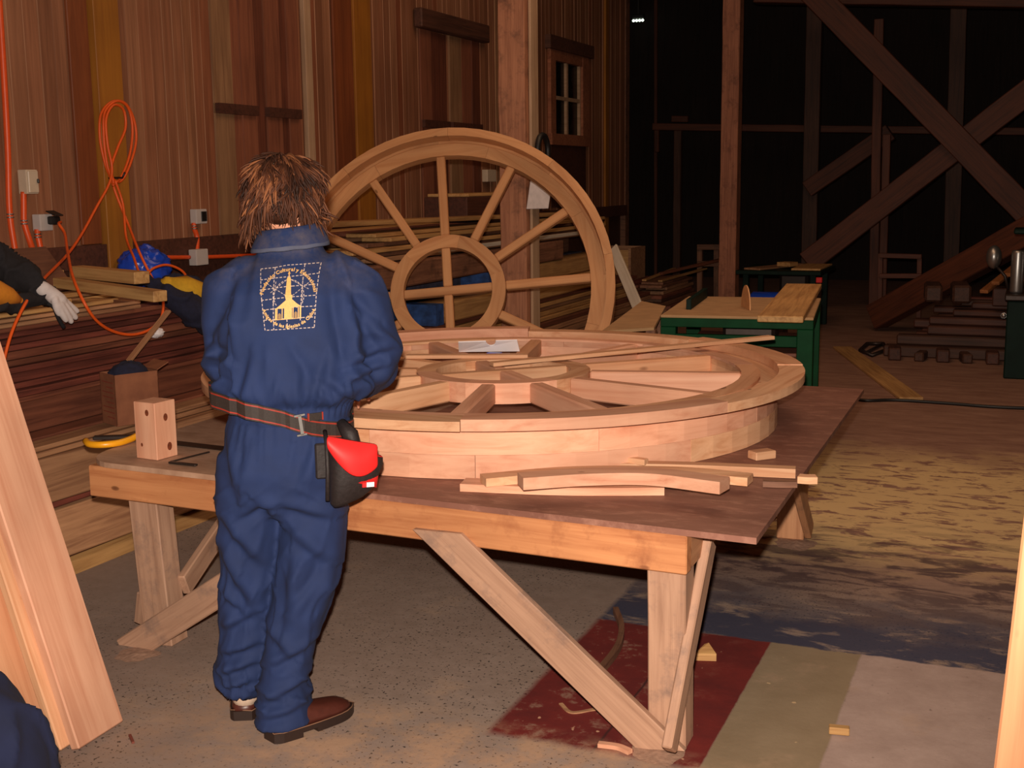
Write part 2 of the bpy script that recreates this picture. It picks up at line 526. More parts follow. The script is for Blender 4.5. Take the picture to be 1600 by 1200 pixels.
# ------------------------------------------------------------------ boarded left wall
def wall_board_material():
    m, nt, b = new_mat('tongue_and_groove_wall')
    L = nt.links.new
    tc = nd(nt, 'ShaderNodeTexCoord')
    at = nd(nt, 'ShaderNodeAttribute', attribute_name='board')
    off = nd(nt, 'ShaderNodeVectorMath', operation='SCALE'); off.inputs[0].default_value = (31.0, 17.0, 53.0)
    L(at.outputs['Fac'], off.inputs['Scale'])
    add = nd(nt, 'ShaderNodeVectorMath', operation='ADD'); L(tc.outputs['Object'], add.inputs[0]); L(off.outputs[0], add.inputs[1])
    mp = nd(nt, 'ShaderNodeMapping'); mp.inputs['Scale'].default_value = (24, 24, 0.9)
    L(add.outputs[0], mp.inputs['Vector'])
    n1 = nd(nt, 'ShaderNodeTexNoise', i_Scale=1.5, i_Detail=7.0, i_Roughness=0.62, i_Distortion=0.5); L(mp.outputs[0], n1.inputs['Vector'])
    tone = ramp(nt, [(0.0, lin((142, 94, 66))), (0.3, lin((160, 108, 78))), (0.55, lin((172, 122, 90))), (0.8, lin((152, 90, 60))), (0.95, lin((176, 130, 96))), (1.0, lin((192, 142, 108)))])
    L(at.outputs['Fac'], tone.inputs['Fac'])
    r = ramp(nt, [(0.3, (0.62, 0.56, 0.52, 1)), (0.7, (1.08, 1.08, 1.08, 1))]); L(n1.outputs['Fac'], r.inputs['Fac'])
    mx = nd(nt, 'ShaderNodeMixRGB', blend_type='MULTIPLY'); mx.inputs['Fac'].default_value = 1.0
    L(tone.outputs['Color'], mx.inputs['Color1']); L(r.outputs['Color'], mx.inputs['Color2'])
    n2 = nd(nt, 'ShaderNodeTexNoise', i_Scale=0.8, i_Detail=3.0); L(tc.outputs['Object'], n2.inputs['Vector'])
    r2 = ramp(nt, [(0.35, (0.8, 0.76, 0.74, 1)), (0.65, (1.06, 1.06, 1.06, 1))]); L(n2.outputs['Fac'], r2.inputs['Fac'])
    mx2 = nd(nt, 'ShaderNodeMixRGB', blend_type='MULTIPLY'); mx2.inputs['Fac'].default_value = 1.0
    L(mx.outputs[0], mx2.inputs['Color1']); L(r2.outputs['Color'], mx2.inputs['Color2'])
    L(mx2.outputs[0], b.inputs['Base Color'])
    b.inputs['Roughness'].default_value = 0.7
    bp = nd(nt, 'ShaderNodeBump', i_Strength=0.2, i_Distance=0.003); L(n1.outputs['Fac'], bp.inputs['Height']); L(bp.outputs['Normal'], b.inputs['Normal'])
    return m
M['wall'] = wall_board_material()

def board_wall(name, y0, y1, z0, z1, x, width, mat, skip=(), rnd=3, gap=0.0035, holes=()):
    """vertical boards with a chamfer on both edges, in one mesh; face looks to +x"""
    rr = random.Random(rnd)
    bm = bmesh.new()
    lay = bm.faces.layers.float.new('board')
    add_box(bm, (x - 0.06, y0, z0), (x - 0.03, y1, z1))
    y = y0
    while y < y1 - 0.01:
        w = min(width * rr.uniform(0.85, 1.2), y1 - y)
        d = rr.uniform(-0.003, 0.003)
        spans = [(z0, z1)]
        for hy0, hy1, hz0, hz1 in holes:
            if y + w > hy0 and y < hy1:
                spans = [(z0, hz0), (hz1, z1)]
        c = rr.random()
        for sa, sb in spans:
            if sb - sa < 0.02: continue
            pr = [(x - 0.03, y), (x - 0.012 + d, y), (x + d, y + gap), (x + d, y + w - gap), (x - 0.012 + d, y + w), (x - 0.03, y + w)]
            lo = [bm.verts.new((a, q, sa)) for a, q in pr]; hi = [bm.verts.new((a, q, sb)) for a, q in pr]
            fs = [bm.faces.new((lo[k], lo[k + 1], hi[k + 1], hi[k])) for k in range(5)]
            fs += [bm.faces.new(hi), bm.faces.new(lo[::-1])]
            for k, f in enumerate(fs): f[lay] = 1.0 if (k in (1, 3) and rr.random() < 0.75) else c * 0.92
        y += w
    o = link(name, bm, mat)
    return o

WX = -4.9
wl = board_wall('wall_left', -0.5, 15.25, 1.27, 5.6, WX, 0.098, M['wall'],
                holes=((12.62, 13.70, 2.08, 2.98),))
tag(wl, 'left wall of vertical reddish brown tongue and groove boards', 'wall', kind='structure')
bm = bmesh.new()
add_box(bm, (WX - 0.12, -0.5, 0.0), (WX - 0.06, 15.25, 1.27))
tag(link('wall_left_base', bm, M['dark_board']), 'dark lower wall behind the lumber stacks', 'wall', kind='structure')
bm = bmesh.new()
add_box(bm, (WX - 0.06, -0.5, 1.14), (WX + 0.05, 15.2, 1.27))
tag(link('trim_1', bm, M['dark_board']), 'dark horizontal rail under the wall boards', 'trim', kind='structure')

def dark_wall(name, lo, hi, label):
    bm = bmesh.new(); add_box(bm, lo, hi)
    tag(link(name, bm, M['dark_wall']), label, 'wall', kind='structure')
M['dark_wall'] = wood('dark_brown_boarding', (40, 26, 22), (20, 13, 11), axis='Z', bump=0.2, rough=0.9)  # even dark brown wood for the shed walls and roof
dark_wall('wall_back', (-9.0, 19.6, 0), (7.0, 19.8, 5.8), 'dark back wall of the shed')
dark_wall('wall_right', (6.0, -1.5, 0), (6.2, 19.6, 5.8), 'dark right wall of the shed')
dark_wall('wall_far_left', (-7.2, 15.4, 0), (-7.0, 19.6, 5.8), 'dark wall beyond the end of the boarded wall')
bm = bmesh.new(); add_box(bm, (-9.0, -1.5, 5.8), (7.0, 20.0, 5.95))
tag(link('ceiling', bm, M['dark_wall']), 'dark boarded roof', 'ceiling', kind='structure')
# end post of the boarded wall
bm = bmesh.new(); add_box(bm, (WX - 0.14, 15.25, 0), (WX + 0.01, 15.40, 5.8))
tag(link('trim_2', bm, M['old_brown']), 'end post where the boarded wall stops', 'trim', kind='structure')
# amber and rust stained wall posts
def trim_board(name, y0, y1, z0, z1, mat, label, d=0.035):
    bm = box_bm(z1 - z0, y1 - y0, d, 0.004)
    m = Matrix(((0, 0, 1), (0, 1, 0), (1, 0, 0))).transposed().to_4x4()
    m.translation = (WX + d / 2 + 0.004, (y0 + y1) / 2, (z0 + z1) / 2)
    tag(link(name, bm, mat, None, m), label, 'trim', kind='structure')
trim_board('trim_3', 5.50, 5.705, 1.02, 5.6, M['amber'], 'amber stained wall post behind the orange cable', 0.06)
trim_board('trim_4', 5.34, 5.497, 1.272, 5.6, M['rust'], 'rust stained board left of the amber wall post', 0.02)
trim_board('trim_5', 8.38, 8.64, 1.272, 5.6, M['amber'], 'amber stained wall post above the upright wheel', 0.035)
trim_board('trim_6', 8.10, 8.378, 1.272, 5.6, M['rust'], 'rust stained board left of the further amber post', 0.02)
trim_board('trim_7', 7.675, 7.765, 1.272, 5.6, M['cream'], 'pale narrow batten right of the boarded window', 0.04)
trim_board('trim_8', 14.38, 14.50, 0.6, 4.2, M['amber'], 'amber strip near the far end of the wall', 0.03)
trim_board('trim_9', 11.1, 11.25, 1.272, 5.6, M['pale_rough'], 'pale board left of the big post', 0.015)

# windows: two boarded up openings and a glazed one
def wbox(bm, y0, y1, z0, z1, d0, d1, mi=0):
    add_box(bm, (WX + d0, y0, z0), (WX + d1, y1, z1), mi)
def boarded_window(n, y0, y1, z0, z1, strips, rail, lintel, label):
    root = empty('window_%d' % n, (WX, (y0 + y1) / 2, z0)); tag(root, label, 'window', kind='structure')
    bm = bmesh.new()
    for a, b_, d, mi in strips:
        wbox(bm, y0 + a, y0 + b_, 1.272, lintel[0], 0.004, d, mi)
    link('shutter_boards', bm, [M['shutter_pale'], M['shutter_red'], M['shutter_dark'], M['wall']], root)
    for a, b_ in rail:
        bm = bmesh.new(); wbox(bm, y0 + a, y0 + b_, z0 - 0.01, z0 + 0.055, 0.004, 0.05)
        link('sill_rail', bm, M['dark_board'], root)
    bm = box_bm(lintel[3] - lintel[2], 0.08, lintel[1] - lintel[0], 0.01)
    m = Matrix.Rotation(math.pi / 2, 4, 'Z'); m.translation = (WX + 0.05, (lintel[2] + lintel[3]) / 2, (lintel[0] + lintel[1]) / 2)
    link('lintel', bm, M['lintel'], root, m)
    return root
boarded_window(1, 6.62, 7.62, 2.06, 3.0,
               [(0.0, 0.20, 0.018, 0), (0.21, 0.30, 0.008, 1), (0.30, 0.46, 0.02, 1), (0.47, 0.575, 0.012, 2), (0.58, 0.76, 0.022, 1), (0.765, 0.86, 0.008, 2), (0.86, 1.0, 0.02, 1)],
               [(0.0, 0.44), (0.565, 0.97)], (3.0, 3.12, 6.55, 7.64), 'boarded up window opening with two short dark sill rails')
boarded_window(2, 9.52, 10.72, 2.07, 2.9,
               [(0.0, 0.2, 0.02, 1), (0.2, 0.36, 0.012, 2), (0.36, 0.52, 0.006, 2), (0.56, 0.80, 0.022, 0), (0.82, 1.02, 0.016, 1), (1.04, 1.2, 0.02, 2)],
               [(0.0, 0.5), (0.56, 1.2)], (2.88, 3.04, 9.42, 10.82), 'boarded up window opening under a heavy dark lintel')
root = empty('window_3', (WX, 13.15, 2.06)); tag(root, 'small glazed four pane window in reddish trim', 'window', kind='structure')
bm = bmesh.new()
wbox(bm, 12.53, 12.68, 2.0, 2.98, -0.03, 0.04); wbox(bm, 13.55, 13.76, 2.0, 2.98, -0.03, 0.04)
wbox(bm, 12.53, 13.76, 1.98, 2.1, -0.03, 0.05); wbox(bm, 12.53, 13.76, 2.88, 2.99, -0.03, 0.035)
wf_ = link('window_frame', bm, M['trimwood'], root)
bm = bmesh.new()
wbox(bm, 13.09, 13.14, 2.1, 2.88, -0.03, 0.01); wbox(bm, 12.68, 13.09, 2.47, 2.51, -0.03, 0.01); wbox(bm, 13.14, 13.55, 2.47, 2.51, -0.03, 0.01)
for a, b_ in ((12.68, 12.715), (13.52, 13.55)): wbox(bm, a, b_, 2.1, 2.88, -0.03, 0.012)
link('glazing_bars', bm, M['cream'], wf_)
bm = bmesh.new(); wbox(bm, 12.68, 13.55, 2.1, 2.88, -0.028, -0.022)
gm, nt, b = new_mat('dark_night_glass'); b.inputs['Base Color'].default_value = lin((22, 18, 15)); b.inputs['Specular IOR Level'].default_value = 0.1
nz = nd(nt, 'ShaderNodeTexNoise', i_Scale=6.0); rp = ramp(nt, [(0.4, (0.1, 0.1, 0.1, 1)), (0.7, (0.3, 0.3, 0.3, 1))])
nt.links.new(nz.outputs['Fac'], rp.inputs['Fac']); nt.links.new(rp.outputs['Color'], b.inputs['Roughness'])
link('glass_pane', bm, gm, root)
bm = bmesh.new(); wbox(bm, 12.45, 13.86, 2.99, 3.13, 0.0, 0.07); link('lintel', bm, M['lintel'], root)
bm = bmesh.new(); wbox(bm, 12.6, 13.72, 1.3, 1.98, 0.004, 0.012); link('panel_below', bm, M['dark_board'], root)

# ------------------------------------------------------------------ posts, braces and the far frame
def post(label, a, b, w, h, mat='post', parts=None, name='timber_post', cat='post', up=(0, 1, 0), rough=0.006):
    return tag(beam(name, a, b, w, h, M[mat], None, up, 0.006, rough), label, cat)
p1 = post('big rough timber post standing behind the upright wheel', (-3.4, 8.1, 0), (-3.4, 8.1, 5.79), 0.2, 0.2)
beam('edge_strip', (-3.285, 8.13, 0.5), (-3.285, 8.13, 5.78), 0.02, 0.13, M['cream'], p1, (0, 1, 0), 0.002)
post('big rough timber post standing behind the table saws', (-3.30, 14.3, 0), (-3.30, 14.3, 5.79), 0.2, 0.2, 'post_far')

def fr(label, a, b, w, mat='dark_frame', h=0.2, name='frame_brace', cat='brace'):
    return tag(beam(name, a, b, h, w, M[mat], None, (0, 0, 1), 0.008, 0.006), label, cat)
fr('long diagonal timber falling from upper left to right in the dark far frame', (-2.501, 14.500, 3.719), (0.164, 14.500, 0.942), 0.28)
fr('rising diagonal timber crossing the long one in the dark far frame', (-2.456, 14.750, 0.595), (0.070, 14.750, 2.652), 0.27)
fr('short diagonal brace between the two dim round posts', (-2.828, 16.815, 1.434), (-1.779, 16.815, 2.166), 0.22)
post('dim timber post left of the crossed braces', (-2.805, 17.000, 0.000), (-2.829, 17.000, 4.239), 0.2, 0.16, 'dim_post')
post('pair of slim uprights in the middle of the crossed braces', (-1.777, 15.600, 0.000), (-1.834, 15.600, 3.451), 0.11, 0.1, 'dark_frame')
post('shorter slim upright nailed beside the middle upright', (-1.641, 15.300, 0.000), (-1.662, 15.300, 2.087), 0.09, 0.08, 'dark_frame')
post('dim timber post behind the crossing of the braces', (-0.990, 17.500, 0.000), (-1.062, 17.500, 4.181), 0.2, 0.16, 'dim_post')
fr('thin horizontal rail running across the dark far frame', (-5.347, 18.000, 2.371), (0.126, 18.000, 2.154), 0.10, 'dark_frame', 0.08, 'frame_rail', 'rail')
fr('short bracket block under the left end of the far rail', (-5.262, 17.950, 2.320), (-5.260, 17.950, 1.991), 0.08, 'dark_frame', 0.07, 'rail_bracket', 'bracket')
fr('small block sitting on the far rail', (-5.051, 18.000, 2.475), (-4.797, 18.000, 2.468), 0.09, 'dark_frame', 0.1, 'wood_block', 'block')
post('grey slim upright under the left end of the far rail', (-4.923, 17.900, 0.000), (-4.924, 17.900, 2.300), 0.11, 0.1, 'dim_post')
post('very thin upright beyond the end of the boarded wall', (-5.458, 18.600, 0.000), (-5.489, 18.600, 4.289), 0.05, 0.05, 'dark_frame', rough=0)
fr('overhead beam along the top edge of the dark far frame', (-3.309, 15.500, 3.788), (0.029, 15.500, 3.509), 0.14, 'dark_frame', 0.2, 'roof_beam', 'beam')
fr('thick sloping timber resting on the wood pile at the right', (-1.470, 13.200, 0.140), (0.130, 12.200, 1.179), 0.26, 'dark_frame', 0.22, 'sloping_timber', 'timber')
lb = empty('strip_light', (-5.989, 19.300, 4.115), 'small lit strip light high in the dark far corner', 'lamp')
bm = box_bm(0.20, 0.06, 0.07, 0.01); hs_ = link('housing', bm, M['black'], lb, Matrix.Translation(Vector((-5.990, 19.300, 4.154))))
bm = bmesh.new(); q = Vector((-5.990, 19.300, 4.154)); tube_pts(bm, [(q.x, q.y, q.z + 0.036), (q.x, q.y, 5.799)], 0.012, 8); link('hanging_rod', bm, M['black'], lb)
em, nt, b = new_mat('lit_tube'); b.inputs['Emission Color'].default_value = (0.85, 1.0, 0.8, 1); b.inputs['Emission Strength'].default_value = 3.0
nz = nd(nt, 'ShaderNodeTexNoise', i_Scale=3.0); nt.links.new(nz.outputs['Fac'], b.inputs['Roughness'])
for k in range(4):
    bm = bmesh.new(); bmesh.ops.create_uvsphere(bm, u_segments=10, v_segments=6, radius=0.024)
    c = Vector((-5.977, 19.260, 4.090)); c.x += (k - 1.5) * 0.05
    link('bulb', bm, em, hs_, Matrix.Translation(c) @ Matrix.Diagonal((0.95, 0.8, 0.9, 1)))

# ------------------------------------------------------------------ lumber stacks
def boards(name, spec, group, label, rng, cat='board', gap=0.003):
    """spec rows: (z bottom, thickness, x front, width, y0, y1, material keys, n boards across, jitter)"""
    out = []
    for z, t, xf, w, y0, y1, mats, n, jit in spec:
        x = xf + rng.uniform(-jit, jit)
        for k in range(n):
            ya = y0 + rng.uniform(-0.25, 0.25); yb = y1 + rng.uniform(-0.3, 0.3)
            o = beam(name, (x - w / 2, ya, z + t / 2), (x - w / 2 + rng.uniform(-.008, .008), yb, z + t / 2), w - 0.03, t - gap, M[rng.choice(mats)], None, (0, 0, 1), 0.004, 0.0012)
            tag(o, label, cat, group)
            out.append(o)
            x -= w
    return out
R1 = random.Random(5)
# front apron of pale boards, stepping back as it rises
spec = []
z = 0.0
for i, (t, xf, w, n) in enumerate([(0.075, -3.70, 0.24, 2), (0.065, -3.71, 0.24, 2), (0.06, -3.73, 0.24, 2), (0.04, -3.755, 0.23, 2), (0.035, -3.78, 0.22, 2), (0.03, -3.805, 0.21, 2), (0.03, -3.83, 0.2, 2), (0.028, -3.855, 0.19, 2), (0.028, -3.88, 0.18, 2), (0.026, -3.90, 0.17, 2), (0.026, -3.92, 0.16, 2), (0.024, -3.94, 0.15, 2)]):
    spec.append((z, t, xf, w, 2.1, 5.7, ['pale_rough', 'pale_rough', 'red_mid'] if i != 4 else ['red_dark'], n, 0.02)); z += t + 0.0005
ZLOW = z
boards('lumber_board', spec, 'boards in the low front stack by the left wall', 'rough pale brown board in the low front stack by the left wall', R1)
# tall dark red stack against the wall
spec = []
z = 0.0
xf = -4.32
th = [0.07, 0.06, 0.06, 0.06, 0.06, 0.06]
for t in th:
    spec.append((z, t, -4.45, 0.38, 2.0, 5.6, ['red_dark'], 1, 0.01)); z += t + 0.0005
z = max(z, 0.42)
tl = [0.045, 0.15, 0.03, 0.035, 0.03, 0.045, 0.03, 0.03, 0.04, 0.03, 0.03, 0.028, 0.026]
for i, t in enumerate(tl):
    if z + t > 0.985: break
    spec.append((z, t, -4.23 + (0.03 if i % 3 == 0 else 0), 0.3, 1.9, 5.7, ['red_dark', 'red_dark', 'red_mid'], 2, 0.02)); z += t + 0.0005
boards('lumber_board', spec, 'dark red boards in the tall stack by the left wall', 'rough dark red board in the tall stack by the left wall', R1)
ZT = z
spec = []
for i, (t, xf) in enumerate([(0.022, -4.16), (0.02, -4.18), (0.022, -4.20), (0.024, -4.25)]):
    spec.append((z, t, xf, 0.2, 1.9, 5.15 - 0.1 * i, ['pale_rough', 'yellow_rough'], 3, 0.02)); z += t + 0.0005
boards('lumber_board', spec, 'thin pale boards on top of the left stack', 'thin pale board lying on top of the tall dark red stack', R1)
ZL = z

# middle stack behind the upright wheel
R2 = random.Random(8)
spec = []
z = 0.0
steps = [(0.06, -3.66), (0.05, -3.68), (0.05, -3.70), (0.05, -3.72), (0.045, -3.74), (0.045, -3.77), (0.04, -3.80), (0.04, -3.83), (0.04, -3.85), (0.04, -3.87), (0.035, -3.89), (0.035, -3.91), (0.035, -3.93)]
for t, xf in steps:
    spec.append((z, t, xf, 0.3, 7.25, 12.6, ['pale_rough', 'pale_rough', 'red_mid', 'yellow_rough', 'old_brown'], 2, 0.02)); z += t + 0.0005
boards('lumber_board', spec, 'boards in the lower part of the middle stack', 'rough brown board low in the stack behind the upright wheel', R2)
ZM = z
# squared timbers with blue painted ends
def painted_timber(label, y0, y1, x, z, w, h, mat='old_brown', paint=0.12, blue_side=False, group=None):
    o = beam('squared_timber', (x, y0, z + h / 2), (x, y1, z + h / 2), w, h, M[mat], None, (0, 0, 1), 0.012, 0.006)
    tag(o, label, 'timber', group)
    bm = bmesh.new()
    add_box(bm, (x - w / 2 - 0.004, y0 - 0.006, z + 0.001), (x + w / 2 + 0.004, y0 + paint, z + h + 0.003))
    link('blue_painted_end', bm, M['blue_paint'], o)
    return o
M['blue_paint'] = plain('worn_blue_end_paint', (40, 74, 132), 0.7, var=0.45, scale=18)
M['blue_bag'] = plain('blue_and_brown_worn_timber', (74, 72, 92), 0.8, var=0.5, scale=9)
zz = ZM + 0.004
painted_timber('squared timber with a bright blue end seen through the wheel hub', 7.75, 11.6, -4.02, zz, 0.24, 0.15, 'yellow_rough')
painted_timber('squared timber with a blue end behind the hub timber', 8.05, 11.8, -4.30, zz, 0.24, 0.15, 'old_brown')
tag(beam('squared_timber', (-4.58, 7.4, zz + .075), (-4.58, 11.8, zz + .075), 0.26, 0.15, M['old_brown'], None, (0, 0, 1), 0.012, 0.002), 'dark squared timber against the wall beside the blue ended ones', 'timber')
zz += 0.158
painted_timber('squared timber with a blue end right of the upright wheel spokes', 8.75, 11.9, -4.05, zz, 0.24, 0.15, 'yellow_rough')
painted_timber('blue streaked dark timber in the middle stack', 7.2, 11.7, -4.33, zz, 0.26, 0.15, 'blue_bag', 0.3)
tag(beam('squared_timber', (-4.62, 7.2, zz + .075), (-4.62, 11.8, zz + .075), 0.24, 0.15, M['old_brown'], None, (0, 0, 1), 0.012, 0.002), 'dark squared timber beside the blue streaked one', 'timber')
zz += 0.158
tag(beam('squared_timber', (-4.06, 6.75, zz + .085), (-4.06, 10.4, zz + .085), 0.28, 0.17, M['old_brown'], None, (0, 0, 1), 0.012, 0.003), 'thick dark brown timber with a rough end behind the upright wheel', 'timber')
tag(beam('squared_timber', (-4.38, 6.9, zz + .085), (-4.38, 11.4, zz + .085), 0.28, 0.17, M['old_brown'], None, (0, 0, 1), 0.012, 0.003), 'thick timber behind the rough ended dark brown one', 'timber')
tag(beam('squared_timber', (-4.68, 6.9, zz + .085), (-4.68, 11.4, zz + .085), 0.26, 0.17, M['old_brown'], None, (0, 0, 1), 0.012, 0.003), 'thick timber touching the wall on the middle stack', 'timber')
zz += 0.178
spec = []
for i, (t, xf, mats) in enumerate([(0.035, -3.95, ['pale_rough']), (0.03, -3.97, ['red_mid', 'old_brown']), (0.032, -3.96, ['yellow_rough']), (0.03, -4.0, ['old_brown']), (0.032, -3.98, ['yellow_rough', 'pale_rough']), (0.028, -4.04, ['red_mid', 'yellow_rough'])]):
    spec.append((zz, t, xf, 0.26, 6.85 + 0.05 * i, 11.6, mats, 3, 0.03)); zz += t + 0.0006
boards('lumber_board', spec, 'thin boards on top of the middle stack', 'thin board on top of the stack behind the upright wheel', R2)
tag(beam('warped_plank', (-4.20, 6.7, zz + .075), (-4.16, 11.2, zz + .016), 0.24, 0.03, M['yellow_rough'], None, (0, 0, 1), 0.004), 'pale warped plank lying crooked on top of the middle stack', 'plank')
tag(beam('white_plank', (-3.935, 7.9, zz - .155), (-3.935, 10.9, zz - .155), 0.03, 0.03, M['white_wood'] if 'white_wood' in M else M['cream'], None, (0, 0, 1), 0.002), 'thin whitish strip along the middle stack', 'strip')
# short thick block on top of the middle stack
tag(beam('timber_block', (-4.52, 9.2, zz + .11), (-4.52, 10.9, zz + .11), 0.4, 0.2, M['dark_board'], None, (0, 0, 1), 0.008), 'short thick dark block with a pale top on the middle stack', 'block')
tag(beam('loose_board', (-4.52, 9.25, zz + .2235), (-4.52, 10.8, zz + .2235), 0.38, 0.025, M['yellow_rough'], None, (0, 0, 1), 0.004), 'pale board capping the short thick dark block', 'board')

# far end of the stack beyond the big post
R3 = random.Random(21)
spec = []
z = 0.0
for i in range(11):
    t = [0.06, 0.05, 0.05, 0.045, 0.045, 0.04, 0.04, 0.04, 0.035, 0.035, 0.03][i]
    spec.append((z, t, -3.62 - 0.012 * i, 0.28, 12.95, 14.35 - 0.03 * i, ['red_mid', 'old_brown', 'pale_rough', 'red_dark'], 2, 0.05)); z += t + 0.0006
boards('lumber_board', spec, 'boards in the far stack by the post', 'rough reddish board in the far stack near the table saws', R3)
for k, (a, b, lab) in enumerate([((-3.75, 12.95, z + .012), (-3.66, 14.6, z + .035), 'thin bent lath sticking out to the right over the far stack'),
                                 ((-3.95, 13.0, z + .012), (-4.08, 14.7, z + .02), 'thin lath lying across the back of the far stack')]):
    tag(beam('lath', a, b, 0.05, 0.018, M['yellow_rough'], None, (0, 0, 1), 0.002), lab, 'lath')
tag(beam('lath', (-3.98, 13.75, z + .03), (-3.4, 15.1, z + .16), 0.05, 0.03, M['red_mid'], None, (0, 0, 1), 0.002), 'reddish lath rising to the right above the far stack', 'lath')
# crate like board end box
c = empty('wooden_crate', (-4.35, 13.3, z + 0.002), 'small pale wooden crate at the right of the upright wheel', 'crate')
bm = bmesh.new()
add_box(bm, (-4.55, 13.05, z + 0.002), (-4.12, 13.6, z + 0.03)); add_box(bm, (-4.55, 13.05, z + 0.03), (-4.52, 13.6, z + 0.36)); add_box(bm, (-4.15, 13.05, z + 0.03), (-4.12, 13.6, z + 0.36))
add_box(bm, (-4.52, 13.57, z + 0.03), (-4.15, 13.6, z + 0.36))
link('crate_body', bm, M['pale_rough'], c)
bm = bmesh.new(); add_box(bm, (-4.52, 13.05, z + 0.03), (-4.15, 13.075, z + 0.34)); link('front_board', bm, M['yellow_rough'], c)

# dark pile of offcuts and timbers at the right of the shed
R4 = random.Random(3)
z = 0.0
for i in range(6):
    t = [0.10, 0.09, 0.08, 0.07, 0.06, 0.06][i]
    for k in range(3):
        y = 11.35 + 0.25 * k + 0.085 * i
        xa = -1.16 + 0.10 * i + R4.uniform(-.10, .22); xb = 0.5 + R4.uniform(-.1, .3)
        o = beam('rough_timber', (xa, y, z + t / 2), (xb, y + R4.uniform(-.03, .03), z + t / 2), R4.uniform(0.12, 0.20), t - .003, M[R4.choice(['dim_post', 'red_dark', 'dark_board', 'dark_board'])], None, (0, 0, 1), 0.012, 0.004)
        tag(o, 'dim rough timber in the low pile at the right of the shed', 'timber', 'timbers in the dim pile at the right')
    z += t + .0005
for k in range(5):
    x = -1.06 + 0.2 * k; s = R4.uniform(0.07, 0.11)
    a = R4.uniform(-.5, .5)
    o = beam('rough_timber', (x, 11.02, s / 2 + .001), (x + 0.12 * math.sin(a), 11.22, s / 2 + .001), s, s, M['dim_post' if k % 2 else 'dark_board'], None, (0, 0, 1), 0.012, 0.004)
    tag(o, 'short dim timber end lying before the low pile at the right', 'timber', 'timber ends before the dim pile')
blk = [(-0.80, 11.62, 0.15, 'squat timber block end on the dim pile, left of two'), (-0.56, 11.60, 0.16, 'squat timber block end on the dim pile, right of two')]
for x, y, s, lab in blk:
    tag(beam('timber_block', (x, y - .02, z + s / 2 + .001), (x - .05, y + .5, z + s / 2 + .001), s, s, M['dim_post'], None, (0, 0, 1), 0.02, 0.004), lab, 'block')
z2 = z + 0.165
R5 = random.Random(9)
for k in range(6):
    x = -0.36 + 0.085 * k
    zz_ = z + 0.16 + 0.05 * (k % 3) + 0.02 * k
    o = beam('slat_end', (x, 11.02 + 0.03 * (k % 3), zz_), (x + 0.3, 11.95, zz_ + 0.22), 0.07, 0.03, M['slat_orange'], None, (0, 0, 1), 0.004)
    tag(o, 'orange slat end fanned out over the pile beside the green machine', 'slat', 'fan of slat ends beside the green machine')
tag(beam('rough_timber', (-0.3, 11.5, z + .082), (0.5, 11.5, z + .082), 0.2, 0.16, M['dark_board'], None, (0, 0, 1), 0.01), 'dark timber carrying the fan of slat ends', 'timber')

# ------------------------------------------------------------------ workbench
TZ = 0.66
bench = empty('workbench', (-1.83, 4.3, 0), 'large low timber workbench with a dark plywood top under the round frame', 'workbench')
def top_material():
    m, nt, b = new_mat('dark_scuffed_plywood')
    L = nt.links.new
    tc = nd(nt, 'ShaderNodeTexCoord'); P = tc.outputs['Object']
    def nz(s, det=5.0, r=0.6, st=None):
        n = nd(nt, 'ShaderNodeTexNoise', i_Scale=s, i_Detail=det, i_Roughness=r)
        if st:
            mp = nd(nt, 'ShaderNodeMapping'); mp.inputs['Scale'].default_value = st; L(P, mp.inputs['Vector']); L(mp.outputs[0], n.inputs['Vector'])
        else: L(P, n.inputs['Vector'])
        return n.outputs['Fac']
    r = ramp(nt, [(0.3, lin((116, 74, 60))), (0.6, lin((138, 92, 76))), (0.8, lin((158, 112, 94)))]); L(nz(2.0, 6.0, 0.65, (1, 3, 1)), r.inputs['Fac'])
    r2 = ramp(nt, [(0.50, (0, 0, 0, 1)), (0.70, (0.75, 0.75, 0.75, 1))]); L(nz(9.0, 7.0, 0.75, (1, 2.5, 1)), r2.inputs['Fac'])
    mx = nd(nt, 'ShaderNodeMixRGB'); mx.inputs['Color2'].default_value = lin((176, 128, 108)); L(r2.outputs[0], mx.inputs['Fac']); L(r.outputs[0], mx.inputs['Color1'])
    # left end is an older dusty sheet
    sp = nd(nt, 'ShaderNodeSeparateXYZ'); L(P, sp.inputs[0])
    st = nd(nt, 'ShaderNodeMapRange'); st.inputs[1].default_value = -0.40; st.inputs[2].default_value = -0.41; L(sp.outputs['X'], st.inputs[0])
    r3 = ramp(nt, [(0.35, lin((158, 120, 96))), (0.7, lin((200, 162, 136)))]); L(nz(5.0, 7.0, 0.7, (1, 2, 1)), r3.inputs['Fac'])
    m2 = nd(nt, 'ShaderNodeMixRGB'); L(st.outputs[0], m2.inputs['Fac']); L(mx.outputs[0], m2.inputs['Color1']); L(r3.outputs[0], m2.inputs['Color2'])
    L(m2.outputs[0], b.inputs['Base Color']); b.inputs['Roughness'].default_value = 0.6
    return m
bm = bmesh.new()
FLc, FRc, BRc, BLc = Vector((-3.03, 3.20)), Vector((-0.63, 3.105)), Vector((-0.66, 5.55)), Vector((-3.05, 5.60))
outline = []
for k in range(9):   # rounded front left corner
    a = math.pi + (math.pi / 2) * k / 8
    outline.append(FLc + Vector((0.16, 0.20)) + Vector((math.cos(a) * 0.16, math.sin(a) * 0.20)))
outline += [FRc, BRc, BLc]
lo = [bm.verts.new((p.x + 1.83, p.y - 4.3, TZ - 0.018)) for p in outline]
hi = [bm.verts.new((p.x + 1.83, p.y - 4.3, TZ)) for p in outline]
n = len(outline)
for k in range(n): bm.faces.new((lo[k], lo[(k + 1) % n], hi[(k + 1) % n], hi[k]))
